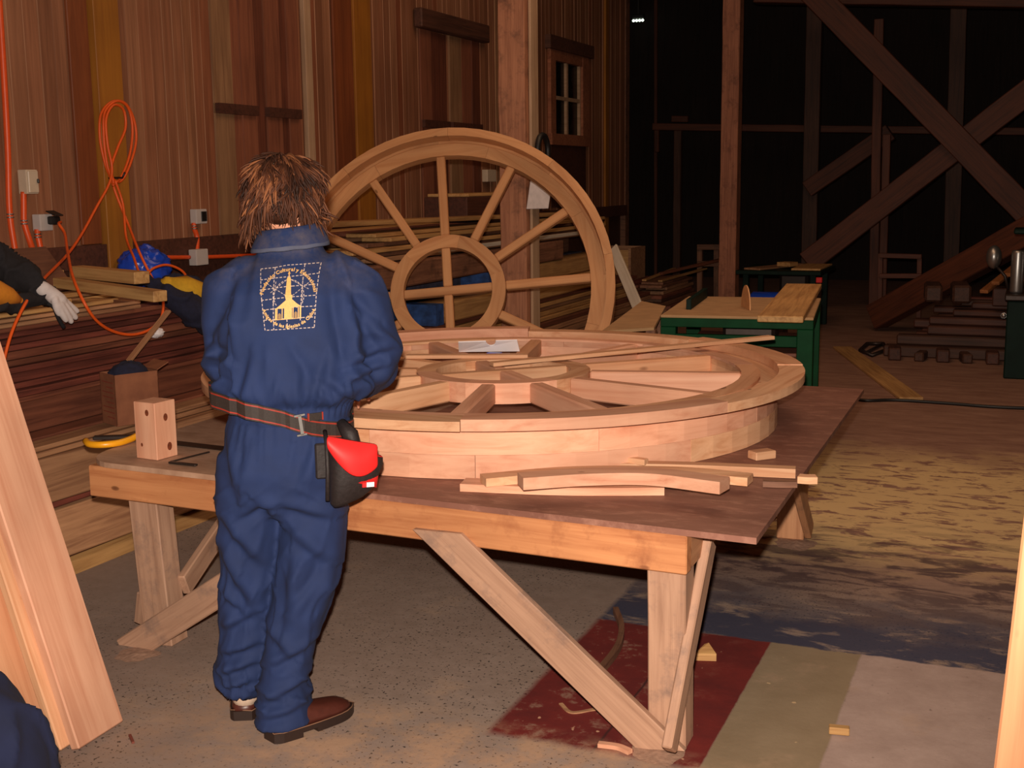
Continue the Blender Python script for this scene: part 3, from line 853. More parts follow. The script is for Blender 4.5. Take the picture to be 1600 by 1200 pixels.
bm.faces.new(hi); bm.faces.new(lo[::-1])
link('tabletop', bm, top_material(), bench, Matrix.Translation((-1.83, 4.3, 0)))
AZ = TZ - 0.0185
def part(name, a, b, w, h, mat, up=(0, 0, 1), rough=0.002, bevel=0.004, skew=(0, 0)):
    return beam(name, a, b, w, h, M[mat], bench, up, bevel, rough, skew)
# aprons
part('apron', (-2.98, 3.235, AZ - 0.055), (-0.82, 3.135, AZ - 0.055), 0.045, 0.11, 'apron')
part('apron', (-0.845, 3.165, AZ - 0.055), (-0.865, 5.42, AZ - 0.055), 0.045, 0.11, 'bench')
part('apron', (-2.95, 3.265, AZ - 0.055), (-2.95, 5.45, AZ - 0.055), 0.045, 0.11, 'bench')
part('apron', (-2.9, 5.45, AZ - 0.055), (-0.90, 5.41, AZ - 0.055), 0.045, 0.11, 'bench')
part('cross_bearer', (-2.2, 3.275, AZ - 0.045), (-2.2, 5.42, AZ - 0.045), 0.06, 0.09, 'bench')
part('cross_bearer', (-1.5, 3.24, AZ - 0.045), (-1.5, 5.40, AZ - 0.045), 0.06, 0.09, 'bench')
# legs
part('leg', (-0.885, 3.205, 0.0), (-0.885, 3.185, AZ - 0.11), 0.11, 0.09, 'bench_grey', (0, 1, 0))
part('leg', (-2.76, 3.30, 0.0), (-2.78, 3.285, AZ - 0.11), 0.12, 0.09, 'bench_grey', (0, 1, 0))
part('leg', (-0.93, 5.36, 0.0), (-0.93, 5.37, AZ - 0.11), 0.12, 0.09, 'bench', (0, 1, 0))
part('leg', (-2.85, 5.38, 0.0), (-2.85, 5.39, AZ - 0.11), 0.12, 0.09, 'bench', (0, 1, 0))
# braces
part('brace', (-1.591, 3.142, 0.570), (-0.891, 3.132, 0.005), 0.026, 0.105, 'bench_grey', (0, 0, 1), 0.001, 0.003, (0.125, 0.10))
part('brace', (-0.815, 3.342, 0.565), (-0.835, 3.005, 0.070), 0.03, 0.075, 'bench_grey', (0, 1, 0))
part('brace', (-2.878, 3.220, -0.028), (-2.228, 3.220, 0.398), 0.028, 0.10, 'bench_grey', (0, 0, 1), 0.001)
part('brace', (-2.700, 3.335, 0.200), (-2.860, 4.300, 0.585), 0.08, 0.03, 'bench_grey', (1, 0, 0), 0.001)
part('brace', (-0.840, 5.280, 0.060), (-0.850, 4.750, 0.550), 0.03, 0.08, 'bench', (0, 0, 1))
part('brace', (-1.020, 5.330, 0.060), (-1.500, 5.350, 0.550), 0.03, 0.08, 'bench', (0, 0, 1))
part('foot_scrap', (-2.860, 3.300, 0.050), (-2.830, 3.290, 0.170), 0.06, 0.03, 'bench_grey', (0, 1, 0))

# ------------------------------------------------------------------ round frame lying on the bench
WC = Vector((-1.94, 4.45, TZ + 0.0015))
wheel = empty('round_window_frame', WC, 'big unfinished round window frame lying flat on the workbench', 'window frame')
WR = random.Random(4)
def arc(name, r0, r1, z0, z1, a0, a1, mat, parent, base, n=10):
    mid = (a0 + a1) / 2
    bm = arc_bm(r0, r1, z0, z1, a0, a1, mid, n)
    es = [e for e in bm.edges if len(e.link_faces) == 2 and e.calc_face_angle(0) > 0.9]
    bmesh.ops.bevel(bm, geom=es, offset=0.0015, segments=1, affect='EDGES')
    return link(name, bm, mat, parent, base @ Matrix.Rotation(mid + math.pi / 2, 4, 'Z'))
def ring(name, r0, r1, z0, z1, n, phase, mats, parent, base, gap=0.0006, dz=0.0, dr=0.0):
    for k in range(n):
        a0 = phase + 2 * math.pi * k / n; a1 = phase + 2 * math.pi * (k + 1) / n
        d = WR.uniform(-dz, dz); e = WR.uniform(-dr, dr)
        arc(name, r0, r1 + e, z0, z1 + d, a0 + gap, a1 - gap, M[WR.choice(mats)], parent, base, max(5, int(64 / n)))
B = Matrix.Translation(WC)
RD = 1.085
FM = ['fresh', 'fresh_pink', 'fresh', 'knotty']
ring('rim_segment', 1.0, RD, 0.0, 0.078, 9, 0.15, ['fresh_pink', 'fresh', 'fresh_pink'], wheel, B, dr=0.001)
ring('rim_segment', 1.0, RD, 0.0785, 0.152, 9, 0.52, ['fresh_pink', 'fresh', 'fresh_pink', 'knotty'], wheel, B, dr=0.001)
ring('rim_segment', 0.945, RD + 0.004, 0.1525, 0.176, 8, 0.1, ['fresh', 'fresh_pink'], wheel, B)
ring('inner_ring_segment', 0.945, 1.018, 0.1, 0.152, 8, 0.3, FM, wheel, B)
ring('inner_ring_segment', 0.945, 1.018, 0.1765, 0.188, 8, 0.45, FM, wheel, B)
# flange on top, each piece laid by hand so that the joints step a little
n = 8
for k in range(n):
    a0 = math.radians(-118) + 2 * math.pi * k / n; a1 = a0 + 2 * math.pi / n
    step = [0.0, 0.006, 0.0, 0.004, -0.002, 0.012, 0.0, 0.004][k]
    arc('flange_segment', 1.087, 1.185 + (0.006 if k in (0, 5) else 0), 0.1765, 0.208 + step, a0 + 0.0008, a1 - 0.0008, M[FM[k % 4]], wheel, B, 14)
def bar(name, a, b, w, z0, z1, mat, parent, base):
    """straight bar between two polar points (r, degrees) of a frame"""
    pa = Vector((a[0] * math.cos(math.radians(a[1])), a[0] * math.sin(math.radians(a[1])), (z0 + z1) / 2))
    pb = Vector((b[0] * math.cos(math.radians(b[1])), b[0] * math.sin(math.radians(b[1])), (z0 + z1) / 2))
    m, L = frame_of(pa, pb)
    bm = box_bm(L, w, z1 - z0)
    bmesh.ops.bevel(bm, geom=bm.edges[:], offset=0.006, segments=1, affect='EDGES')
    return link(name, bm, mat, parent, base @ m)
PH = 14.0
for k in range(12):
    a = PH + 30 * k
    bar('spoke', (0.352, a), (0.9445, a), 0.056, 0.108, 0.186, M[WR.choice(FM)], wheel, B)
ring('hub_segment', 0.272, 0.35, 0.108, 0.187, 6, math.radians(PH + 15), FM, wheel, B)
bar('cross_bar', (0.2715, PH + 30), (0.2715, PH + 210), 0.056, 0.108, 0.186, M['fresh'], wheel, B)
bar('cross_bar', (0.2715, PH - 60), (0.029, PH - 60), 0.056, 0.108, 0.186, M['fresh_pink'], wheel, B)
bar('cross_bar', (0.029, PH + 120), (0.2715, PH + 120), 0.056, 0.108, 0.186, M['fresh_pink'], wheel, B)

# ------------------------------------------------------------------ round frame standing behind it
UC = Vector((-3.254, 6.603, 0.975))
lean, yawu, rollu = 0.371, 0.293, 0.094
u = Vector((math.cos(yawu), math.sin(yawu), 0)); bk = Vector((-math.sin(yawu), math.cos(yawu), 0))
v = Vector((0, 0, math.cos(lean))) + bk * math.sin(lean)
nrm = u.cross(v)
UB = Matrix((u, v, nrm)).transposed().to_4x4(); UB.translation = UC
up = empty('round_window_frame', (UC.x - v.x * 1.02, UC.y - v.y * 1.02, 0), 'round twelve spoke window frame standing upright and leaning behind the workbench', 'window frame')
UM = ['wheel_tan', 'wheel_tan', 'wheel_tan']
ring('rim_segment', 0.972, 1.024, -0.155, 0.0, 9, 0.2, UM, up, UB)
ring('inner_ring_segment', 0.877, 0.9715, -0.155, -0.088, 8, 0.55, UM, up, UB)
ring('moulding', 0.955, 0.9715, -0.0875, -0.081, 8, 0.1, UM, up, UB)
pr = math.degrees(rollu)
for k in range(12):
    a = pr + 30 * k
    bar('spoke', (0.357, a), (0.8765, a), 0.054, -0.14, -0.092, M['wheel_tan'], up, UB)
ring('hub_segment', 0.275, 0.3565, -0.145, -0.09, 6, rollu + 0.26, UM, up, UB)
bar('cross_bar', (0.2745, pr), (0.2745, pr + 180), 0.054, -0.14, -0.092, M['wheel_tan'], up, UB)
bar('cross_bar', (0.2745, pr + 90), (0.028, pr + 90), 0.054, -0.14, -0.092, M['wheel_tan'], up, UB)
bar('cross_bar', (0.028, pr - 90), (0.2745, pr - 90), 0.054, -0.14, -0.092, M['wheel_tan'], up, UB)

# ------------------------------------------------------------------ things lying on the flat frame and bench
tag(beam('long_strip', (-2.019, 4.508, 0.857), (-1.061, 5.470, 0.888), 0.05, 0.016, M['fresh'], None, (0, 0, 1), 0.002), 'long thin strip laid from the hub across the rim of the flat frame', 'strip')
tag(beam('short_strip', (-2.461, 4.594, 0.857), (-1.967, 4.778, 0.857), 0.05, 0.016, M['fresh'], None, (0, 0, 1), 0.002), 'shorter thin strip lying over the far spokes of the flat frame', 'strip')
# white card with a thumb notch
SP = TZ + 0.0015 + 0.186
pc = empty('paper_card', (-2.233, 4.961, 0.852), 'white folded card with a thumb notch lying on the far spokes', 'card')
a = Vector((-2.318, 4.824, 0.852)); b_ = Vector((-2.068, 4.927, 0.852)); c = Vector((-2.066, 4.893, 0.905)); d = Vector((-2.286, 4.755, 0.905))
bm = bmesh.new()
pts = [a, b_, c]
mid = (c + d) / 2 + (d - c) * -0.05; ex = (d - c).normalized(); ey = ((a + b_) / 2 - (c + d) / 2).normalized()
for k in range(9):
    t = math.pi * k / 8
    pts.append(mid - ex * 0.022 * math.cos(t) + ey * 0.034 * math.sin(t))
pts.append(d)
lo = [bm.verts.new(p) for p in pts]; hi = [bm.verts.new(p + Vector((0, 0, 0.004))) for p in pts]
n = len(pts)
for k in range(n): bm.faces.new((lo[k], lo[(k + 1) % n], hi[(k + 1) % n], hi[k]))
bm.faces.new(hi); bm.faces.new(lo[::-1])
link('card_sheet', bm, M['white'], pc)
q = Vector((-2.149, 4.837, 0.852))
bm = bmesh.new(); add_box(bm, (q.x - .03, q.y - .02, SP + .0), (q.x + .03, q.y + .012, SP + .008)); link('blue_print', bm, M['blue_plastic'], pc)
a2 = Vector((-2.269, 4.755, 0.852)); b2 = Vector((-2.069, 4.842, 0.852))
bm = box_bm(0.2, 0.03, 0.003); m, L = frame_of(a2, b2); link('card_flap', bm, M['white'], pc, m)
def sweep_strip(name, ctrl, w, h, mat, label, cat='offcut', group=None, n=8):
    """curved flat offcut lying on z; ctrl points in xy"""
    P = spline(ctrl, n)
    bm = bmesh.new()
    rings = []
    o0 = P[len(P) // 2].copy()
    for i, p in enumerate(P):
        t = (P[min(i + 1, len(P) - 1)] - P[max(i - 1, 0)]); t.z = 0; t.normalize(); s = Vector((-t.y, t.x, 0)) * w / 2
        q = p - o0
        rings.append([bm.verts.new(q + s), bm.verts.new(q - s), bm.verts.new(q - s + Vector((0, 0, h))), bm.verts.new(q + s + Vector((0, 0, h)))])
    for A, C in zip(rings[:-1], rings[1:]):
        for k in range(4): bm.faces.new((A[k], A[(k + 1) % 4], C[(k + 1) % 4], C[k]))
    bm.faces.new(rings[0]); bm.faces.new(rings[-1][::-1])
    t = P[-1] - P[0]; ang = math.atan2(t.y, t.x)
    for vv in bm.verts: vv.co = Matrix.Rotation(-ang, 3, 'Z') @ vv.co
    es = [e for e in bm.edges if len(e.link_faces) == 2 and e.calc_face_angle(0) > 0.9]
    bmesh.ops.bevel(bm, geom=es, offset=0.0015, segments=1, affect='EDGES')
    m = Matrix.Rotation(ang, 4, 'Z'); m.translation = o0
    return tag(link(name, bm, M[mat], None, m), label, cat, group)
T = TZ + 0.001
sweep_strip('curved_offcut', [(-1.583, 3.307, 0.661), (-1.276, 3.371, 0.661), (-0.992, 3.477, 0.661)], 0.08, 0.024, 'fresh_pink', 'flat offcut at the bottom of the heap on the bench front')
sweep_strip('curved_offcut', [(-1.504, 3.283, 0.686), (-1.272, 3.473, 0.686), (-0.972, 3.575, 0.686), (-0.748, 3.572, 0.686)], 0.068, 0.026, 'fresh', 'curved offcut in the middle of the heap on the bench front')
sweep_strip('curved_offcut', [(-1.344, 3.196, 0.713), (-1.174, 3.316, 0.713), (-0.997, 3.382, 0.713), (-0.775, 3.353, 0.713)], 0.075, 0.036, 'fresh_pink', 'topmost wide curved offcut of the heap on the bench front')
sweep_strip('curved_offcut', [(-1.288, 3.663, 0.662), (-0.977, 3.749, 0.662), (-0.653, 3.805, 0.662)], 0.045, 0.030, 'fresh', 'long narrow offcut pointing right from the heap on the bench')
sweep_strip('curved_offcut', [(-0.726, 3.656, 0.662), (-0.673, 3.667, 0.662), (-0.629, 3.683, 0.662)], 0.035, 0.018, 'old_brown', 'greyish narrow offcut in front of the long one on the bench')
sweep_strip('curved_offcut', [(-0.632, 3.742, 0.662), (-0.608, 3.742, 0.662), (-0.580, 3.752, 0.662)], 0.04, 0.022, 'fresh', 'short square stub overhanging the right edge of the bench')
tag(beam('thin_slip', (-1.386, 3.741, 0.700), (-1.110, 3.691, 0.698), 0.03, 0.02, M['fresh'], None, (0, 0, 1), 0.002), 'tapered slip leaning on the long offcut near the drum', 'offcut')
tag(beam('small_block', (-0.833, 3.998, 0.675), (-0.778, 4.060, 0.675), 0.05, 0.028, M['fresh'], None, (0, 0, 1), 0.003), 'small loose block near the right edge of the bench', 'block')
# upright block with knots, left end of the bench
kbm = Matrix(((0, 1, 0), (0, 0, 1), (1, 0, 0))).to_4x4()
kc = Vector((-2.737, 3.283, 0.661))
bm = box_bm(0.20, 0.098, 0.098, 0.002)
kr = Matrix.Rotation(-0.10, 4, 'Z')
kb = Matrix.Translation(kc + kr.to_3x3() @ Vector((-0.049, 0.049, 0)) + Vector((0, 0, 0.1005))) @ kr @ kbm
blk = tag(link('timber_block', bm, M['fresh_pink'], None, kb), 'pale squared block with dark knots standing on the left end of the bench', 'block')
M['knot'] = plain('dark_brown_knot', (112, 52, 26), 0.7, var=0.4, scale=90)
def knot(x, z, face, r):
    bm = bmesh.new()
    ring_ = [bm.verts.new((r * math.cos(2 * math.pi * k / 14), 0, 1.35 * r * math.sin(2 * math.pi * k / 14))) for k in range(14)]
    bm.faces.new(ring_)
    base = Matrix.Translation(kc + kr.to_3x3() @ Vector((-0.049, 0.049, 0)))
    m = base @ kr @ (Matrix.Rotation(math.pi / 2 if face == 'x' else 0, 4, 'Z') @ Matrix.Translation((x, -0.0494, z)))
    link('knot', bm, M['knot'], blk, m)
knot(0.012, 0.165, 'y', 0.0085); knot(0.0, 0.145, 'x', 0.010); knot(0.012, 0.04, 'x', 0.011); knot(-0.02, 0.05, 'y', 0.005)

# ------------------------------------------------------------------ the carpenter, seen from behind
PO = Vector((-1.914, 2.906, 0.0))
PB = Matrix.Translation(PO) @ Matrix.Rotation(math.radians(23.15), 4, 'Z')
person = empty('person', PO, 'person in navy blue coverall with yellow back emblem, working at the bench', 'person', rz=math.radians(23.15))
M['skin'] = plain('skin', (206, 146, 118), 0.55, var=0.05, scale=20)
def ell(c, rx, ry, e=2.2, tilt=0.0):
    """horizontal ring; tilt leans its plane forward"""
    return (c, (rx, 0, 0), (0, ry * math.cos(tilt), ry * math.sin(tilt)), e)
def limb(bm, pts, rs, n=16, flat=1.0, e=2.0):
    """closed tapering tube with rounded ends"""
    P = [Vector(p) for p in pts]
    tube_pts(bm, P, list(rs), n)
    for p, r in ((P[0], rs[0]), (P[-1], rs[-1])):
        q = bmesh.ops.create_uvsphere(bm, u_segments=n, v_segments=8, radius=r * 0.985)
        for vv in q['verts']: vv.co += p
def blob(bm, c, r, sc=(1, 1, 1), rot=None):
    q = bmesh.ops.create_uvsphere(bm, u_segments=20, v_segments=12, radius=r)
    for vv in q['verts']:
        p = Vector((vv.co.x * sc[0], vv.co.y * sc[1], vv.co.z * sc[2]))
        if rot is not None: p = rot @ p
        vv.co = p + Vector(c)

# joints (x right, y forward, z up)
HEAD = Vector((-0.030, 0.105, 1.555))
LSH, RSH = Vector((-0.165, 0.045, 1.325)), Vector((0.165, 0.04, 1.325))
LEL, REL = Vector((-0.198, 0.045, 1.075)), Vector((0.222, 0.03, 1.085))
LWR, RWR = Vector((-0.135, 0.30, 0.965)), Vector((0.125, 0.30, 0.975))
LHIP, RHIP = Vector((-0.135, 0.0, 0.86)), Vector((0.04, 0.0, 0.86))
LKN, RKN = Vector((-0.165, 0.055, 0.47)), Vector((0.012, 0.0, 0.47))
LAN, RAN = Vector((-0.200, 0.075, 0.09)), Vector((-0.085, -0.035, 0.09))

bm = bmesh.new()
limb(bm, [(-0.03, 0.0, 0.84), (-0.02, 0.0, 0.98), (0.0, 0.01, 1.12), (0.0, 0.03, 1.28)], [0.12, 0.11, 0.12, 0.11], 18)
limb(bm, [LSH + Vector((0.03, 0, 0)), (0, 0.03, 1.34), RSH - Vector((0.03, 0, 0))], [0.055, 0.075, 0.055], 14)
limb(bm, [(0.0, 0.03, 1.34), (-0.005, 0.06, 1.43), (-0.015, 0.09, 1.50)], [0.07, 0.055, 0.052], 14)
for a, b_, c in ((LSH, LEL, LWR), (RSH, REL, RWR)):
    limb(bm, [a, (a + b_) / 2, b_], [0.052, 0.046, 0.039], 12)
    limb(bm, [b_, b_ * .6 + c * .4, c], [0.039, 0.036, 0.026], 12)
for a, b_, c in ((LHIP, LKN, LAN), (RHIP, RKN, RAN)):
    limb(bm, [a, (a + b_) / 2, b_], [0.078, 0.07, 0.052], 14)
    limb(bm, [b_, b_ * .65 + c * .35, c], [0.052, 0.05, 0.034], 14)
# bowed head: skull, jaw, nose, brow, ears
HR = Matrix.Rotation(math.radians(-38), 3, 'X')
def hp(x, y, z): return HEAD + HR @ Vector((x, y, z))
blob(bm, hp(0, 0, 0.02), 0.1, (0.76, 0.95, 0.92), HR)
blob(bm, hp(0, 0.03, -0.045), 0.1, (0.62, 0.70, 0.72), HR)
blob(bm, hp(0, 0.058, -0.095), 0.03, (1.1, 0.9, 0.8), HR)
blob(bm, hp(0, 0.10, -0.025), 0.016, (0.8, 1.1, 1.7), HR)
blob(bm, hp(0, 0.088, 0.012), 0.02, (2.3, 0.7, 0.6), HR)
blob(bm, hp(0, 0.088, -0.066), 0.015, (1.7, 0.7, 0.5), HR)
for s in (-1, 1):
    blob(bm, hp(s * 0.078, 0.0, -0.015), 0.03, (0.35, 0.7, 1.1), HR)
# hands resting on the rim, fingers curled over it
def hand(wr, side, kn):
    d = (kn - wr); d.normalize()
    sidev = d.cross(Vector((0, 0, 1))); sidev.normalize()
    palm_c = wr + d * 0.055
    pr = Matrix((sidev, d, sidev.cross(d))).transposed()
    blob(bm, palm_c, 0.05, (0.82, 1.05, 0.36), pr)
    for k, (off, L) in enumerate([(-0.030, 0.066), (-0.010, 0.078), (0.010, 0.073), (0.029, 0.056)]):
        o = side * off
        p0 = wr + d * 0.075 + sidev * o
        p1 = p0 + d * L * 0.5 + Vector((0, 0, 0.008)) + sidev * o * 0.25
        p2 = p1 + d * L * 0.32 + Vector((0, 0, -0.012))
        p3 = p2 + d * L * 0.18 + Vector((0, 0, -0.018))
        limb(bm, [p0, p1, p2, p3], [0.0095, 0.009, 0.0082, 0.007], 10)
    t0 = wr + d * 0.03 - sidev * side * 0.03
    t1 = t0 + d * 0.03 - sidev * side * 0.028 + Vector((0, 0, -0.006))
    t2 = t1 + d * 0.03 - sidev * side * 0.006 + Vector((0, 0, -0.006))
    limb(bm, [t0, t1, t2], [0.0125, 0.0105, 0.008], 10)
hand(LWR + Vector((0.008, 0.03, -0.014)), 1, Vector((-0.10, 0.42, 0.915)))
hand(RWR + Vector((-0.008, 0.03, -0.014)), -1, Vector((0.09, 0.42, 0.915)))
bm = modded(bm, [('REMESH', dict(mode='VOXEL', voxel_size=0.0055)), ('SMOOTH', dict(factor=0.5, iterations=4))])
body = link('body', bm, M['skin'], person, PB, True)

# coverall -----------------------------------------------------------------
def fabric(name, col, dusty=None, weave=900):
    m, nt, b = new_mat(name)
    L = nt.links.new
    tc = nd(nt, 'ShaderNodeTexCoord')
    n = nd(nt, 'ShaderNodeTexNoise', i_Scale=9.0, i_Detail=5.0, i_Roughness=0.6); L(tc.outputs['Object'], n.inputs['Vector'])
    c = lin(col)
    r = ramp(nt, [(0.3, tuple(v * 0.85 for v in c[:3]) + (1,)), (0.7, tuple(v * 1.15 for v in c[:3]) + (1,))]); L(n.outputs['Fac'], r.inputs['Fac'])
    out = r.outputs[0]
    if dusty:
        sp = nd(nt, 'ShaderNodeSeparateXYZ'); L(tc.outputs['Object'], sp.inputs[0])
        mr = nd(nt, 'ShaderNodeMapRange'); mr.inputs[1].default_value = 1.28; mr.inputs[2].default_value = 1.42; L(sp.outputs['Z'], mr.inputs[0])
        n2 = nd(nt, 'ShaderNodeTexNoise', i_Scale=14.0, i_Detail=6.0, i_Roughness=0.7); L(tc.outputs['Object'], n2.inputs['Vector'])
        r2 = ramp(nt, [(0.42, (0, 0, 0, 1)), (0.7, (0.55, 0.55, 0.55, 1))]); L(n2.outputs['Fac'], r2.inputs['Fac'])
        mu = nd(nt, 'ShaderNodeMath', operation='MULTIPLY'); L(mr.outputs[0], mu.inputs[0]); L(r2.outputs[0], mu.inputs[1])
        mx = nd(nt, 'ShaderNodeMixRGB'); mx.inputs['Color2'].default_value = lin(dusty); L(mu.outputs[0], mx.inputs['Fac']); L(out, mx.inputs['Color1'])
        out = mx.outputs[0]
    L(out, b.inputs['Base Color'])
    b.inputs['Roughness'].default_value = 0.85
    w = nd(nt, 'ShaderNodeTexNoise', i_Scale=weave, i_Detail=1.0); L(tc.outputs['Object'], w.inputs['Vector'])
    bp = nd(nt, 'ShaderNodeBump', i_Strength=0.25, i_Distance=0.001); L(w.outputs['Fac'], bp.inputs['Height']); L(bp.outputs['Normal'], b.inputs['Normal'])
    return m
M['coverall'] = fabric('navy_coverall_cotton', (22, 41, 84), (92, 82, 84))
bm = bmesh.new()
# trunk from crotch to collar
loft_bm(bm, [ell((-0.045, -0.005, 0.66), 0.10, 0.09), ell((-0.048, -0.005, 0.72), 0.165, 0.13, 2.6), ell((-0.045, -0.01, 0.80), 0.178, 0.142, 2.6), ell((-0.035, -0.005, 0.88), 0.172, 0.135, 2.5),
             ell((-0.015, 0.0, 0.955), 0.172, 0.124, 2.5), ell((-0.008, 0.0, 0.985), 0.174, 0.120, 2.5), ell((-0.002, 0.0, 1.008), 0.203, 0.142, 2.6), ell((0.003, 0.0, 1.03), 0.218, 0.15, 2.7),
             ell((0.004, 0.0, 1.12), 0.205, 0.145, 2.7), ell((0.002, 0.01, 1.22), 0.205, 0.142, 2.7), ell((0.0, 0.025, 1.30), 0.195, 0.132, 2.6), ell((-0.002, 0.04, 1.35), 0.165, 0.112, 2.3),
             ell((-0.004, 0.055, 1.39), 0.115, 0.09, 2.1), ell((-0.006, 0.062, 1.41), 0.085, 0.080, 2.0)], 40)
def sleeve(a, b_, c, s):
    m1 = (a + b_) / 2 + Vector((s * 0.012, -0.01, 0))
    limb(bm, [a + Vector((-s * 0.035, 0, 0.0)), a + Vector((s * 0.012, -0.005, -0.03)), m1, b_ + Vector((0, 0, 0.05)), b_ + Vector((0, 0.005, 0.0))], [0.082, 0.086, 0.078, 0.074, 0.070], 20)
    limb(bm, [b_, b_ * .66 + c * .34, b_ * .33 + c * .67, c], [0.069, 0.066, 0.056, 0.046], 18)
sleeve(LSH, LEL, LWR, -1)
sleeve(RSH, REL, RWR, 1)
def leg(rings, n=30):
    loft_bm(bm, [((x, y, z), (rx, 0, 0), (0, ry, 0), 2.2) for x, y, z, rx, ry in rings], n)
leg([(-0.135, 0.0, 0.84, 0.095, 0.115), (-0.145, 0.005, 0.72, 0.098, 0.12), (-0.150, 0.015, 0.62, 0.094, 0.112), (-0.160, 0.03, 0.50, 0.088, 0.10), (-0.172, 0.045, 0.40, 0.084, 0.095), (-0.182, 0.055, 0.30, 0.080, 0.092),
     (-0.192, 0.062, 0.22, 0.079, 0.090), (-0.206, 0.066, 0.17, 0.083, 0.093), (-0.212, 0.068, 0.13, 0.074, 0.088), (-0.205, 0.074, 0.085, 0.062, 0.082)])
leg([(0.04, 0.0, 0.84, 0.088, 0.115), (0.042, 0.0, 0.72, 0.096, 0.12), (0.034, 0.0, 0.62, 0.094, 0.112), (0.014, -0.003, 0.50, 0.090, 0.104), (-0.008, -0.01, 0.40, 0.086, 0.098), (-0.032, -0.018, 0.30, 0.078, 0.094),
     (-0.055, -0.026, 0.20, 0.073, 0.092), (-0.068, -0.03, 0.13, 0.074, 0.094), (-0.068, -0.034, 0.08, 0.080, 0.100), (-0.070, -0.038, 0.035, 0.084, 0.104)])
# shirt collar
loft_bm(bm, [ell((-0.004, 0.055, 1.385), 0.10, 0.085), ell((-0.008, 0.062, 1.415), 0.092, 0.082), ell((-0.012, 0.068, 1.455), 0.080, 0.074)], 30)
bm = modded(bm, [('REMESH', dict(mode='VOXEL', voxel_size=0.0075)), ('SMOOTH', dict(factor=0.5, iterations=10))])
bm.normal_update()
def bump(t, c, w):
    d = abs(t - c) / w
    return 0.0 if d >= 1 else (1 - d * d) ** 2
def ridge(p): return (1 - min(1.0, abs(noise.noise(p)) * 2.8)) ** 2 * 1.9 - 0.5
# single creases on the back of the garment: (x, z) to (x, z), half width, depth
CREASE = [((-0.225, 0.66), (-0.10, 0.50), 0.02, 0.012), ((-0.235, 0.56), (-0.13, 0.33), 0.022, 0.014), ((-0.10, 0.72), (-0.06, 0.66), 0.018, 0.012), ((-0.16, 0.665), (-0.06, 0.71), 0.014, 0.010),
          ((-0.03, 0.70), (0.10, 0.66), 0.016, 0.012), ((-0.02, 0.62), (0.09, 0.52), 0.02, 0.012), ((-0.02, 0.56), (-0.05, 0.34), 0.022, 0.014), ((0.06, 0.50), (-0.03, 0.40), 0.016, 0.010), ((0.09, 0.62), (0.05, 0.40), 0.02, 0.009),
          ((-0.25, 0.30), (-0.14, 0.36), 0.014, 0.011), ((-0.26, 0.22), (-0.14, 0.26), 0.014, 0.013), ((-0.27, 0.16), (-0.15, 0.20), 0.013, 0.013), ((-0.24, 0.42), (-0.17, 0.36), 0.014, 0.010), ((-0.26, 0.12), (-0.16, 0.14), 0.012, 0.010),
          ((-0.10, 0.22), (0.03, 0.28), 0.014, 0.012), ((-0.12, 0.12), (0.02, 0.17), 0.014, 0.013), ((-0.13, 0.07), (0.01, 0.10), 0.012, 0.010), ((-0.10, 0.32), (-0.02, 0.25), 0.016, 0.010),
          ((-0.20, 0.90), (-0.16, 0.74), 0.02, 0.010), ((-0.12, 0.90), (-0.14, 0.78), 0.014, 0.007), ((0.06, 0.90), (0.02, 0.78), 0.016, 0.009),
          ((0.13, 1.34), (0.155, 1.16), 0.016, 0.014), ((0.165, 1.24), (0.16, 1.06), 0.014, 0.012), ((0.20, 1.22), (0.26, 1.12), 0.016, 0.013), ((0.17, 1.10), (0.27, 1.13), 0.013, 0.013), ((0.17, 1.06), (0.26, 1.08), 0.012, 0.012), ((0.18, 1.30), (0.25, 1.22), 0.016, 0.010),
          ((-0.155, 1.33), (-0.165, 1.14), 0.016, 0.013), ((-0.19, 1.24), (-0.25, 1.14), 0.016, 0.012), ((-0.16, 1.12), (-0.26, 1.16), 0.013, 0.012), ((-0.17, 1.05), (-0.25, 1.08), 0.013, 0.012),
          ((-0.10, 1.14), (-0.13, 1.03), 0.014, 0.009), ((0.11, 1.13), (0.08, 1.02), 0.014, 0.010), ((0.04, 1.10), (0.03, 1.02), 0.012, 0.006), ((-0.03, 1.09), (-0.05, 1.02), 0.012, 0.006), ((0.10, 1.06), (0.15, 1.02), 0.014, 0.012)]
def crease(x, z):
    s = 0.0
    for (ax, az), (bx, bz), w, dep in CREASE:
        vx, vz = bx - ax, bz - az; L2 = vx * vx + vz * vz
        t = ((x - ax) * vx + (z - az) * vz) / L2
        tt = min(1.0, max(0.0, t))
        dx, dz = x - ax - vx * tt, z - az - vz * tt
        L = math.sqrt(L2); side = (dx * -vz + dz * vx) / L
        along = math.hypot(dx, dz); w = w * 1.7
        if along > w * 3: continue
        fade = math.sin(math.pi * (0.12 + 0.76 * tt))
        q = (along if side > 0 else -along) / w
        s += dep * 1.05 * fade * (-math.exp(-(q + 0.25) ** 2 * (1.5 if q < -0.25 else 5.0)) + 0.95 * math.exp(-(q - 0.75) ** 2 * 2.6))
    return s
EMB = (0.008, 1.285)
disp = []
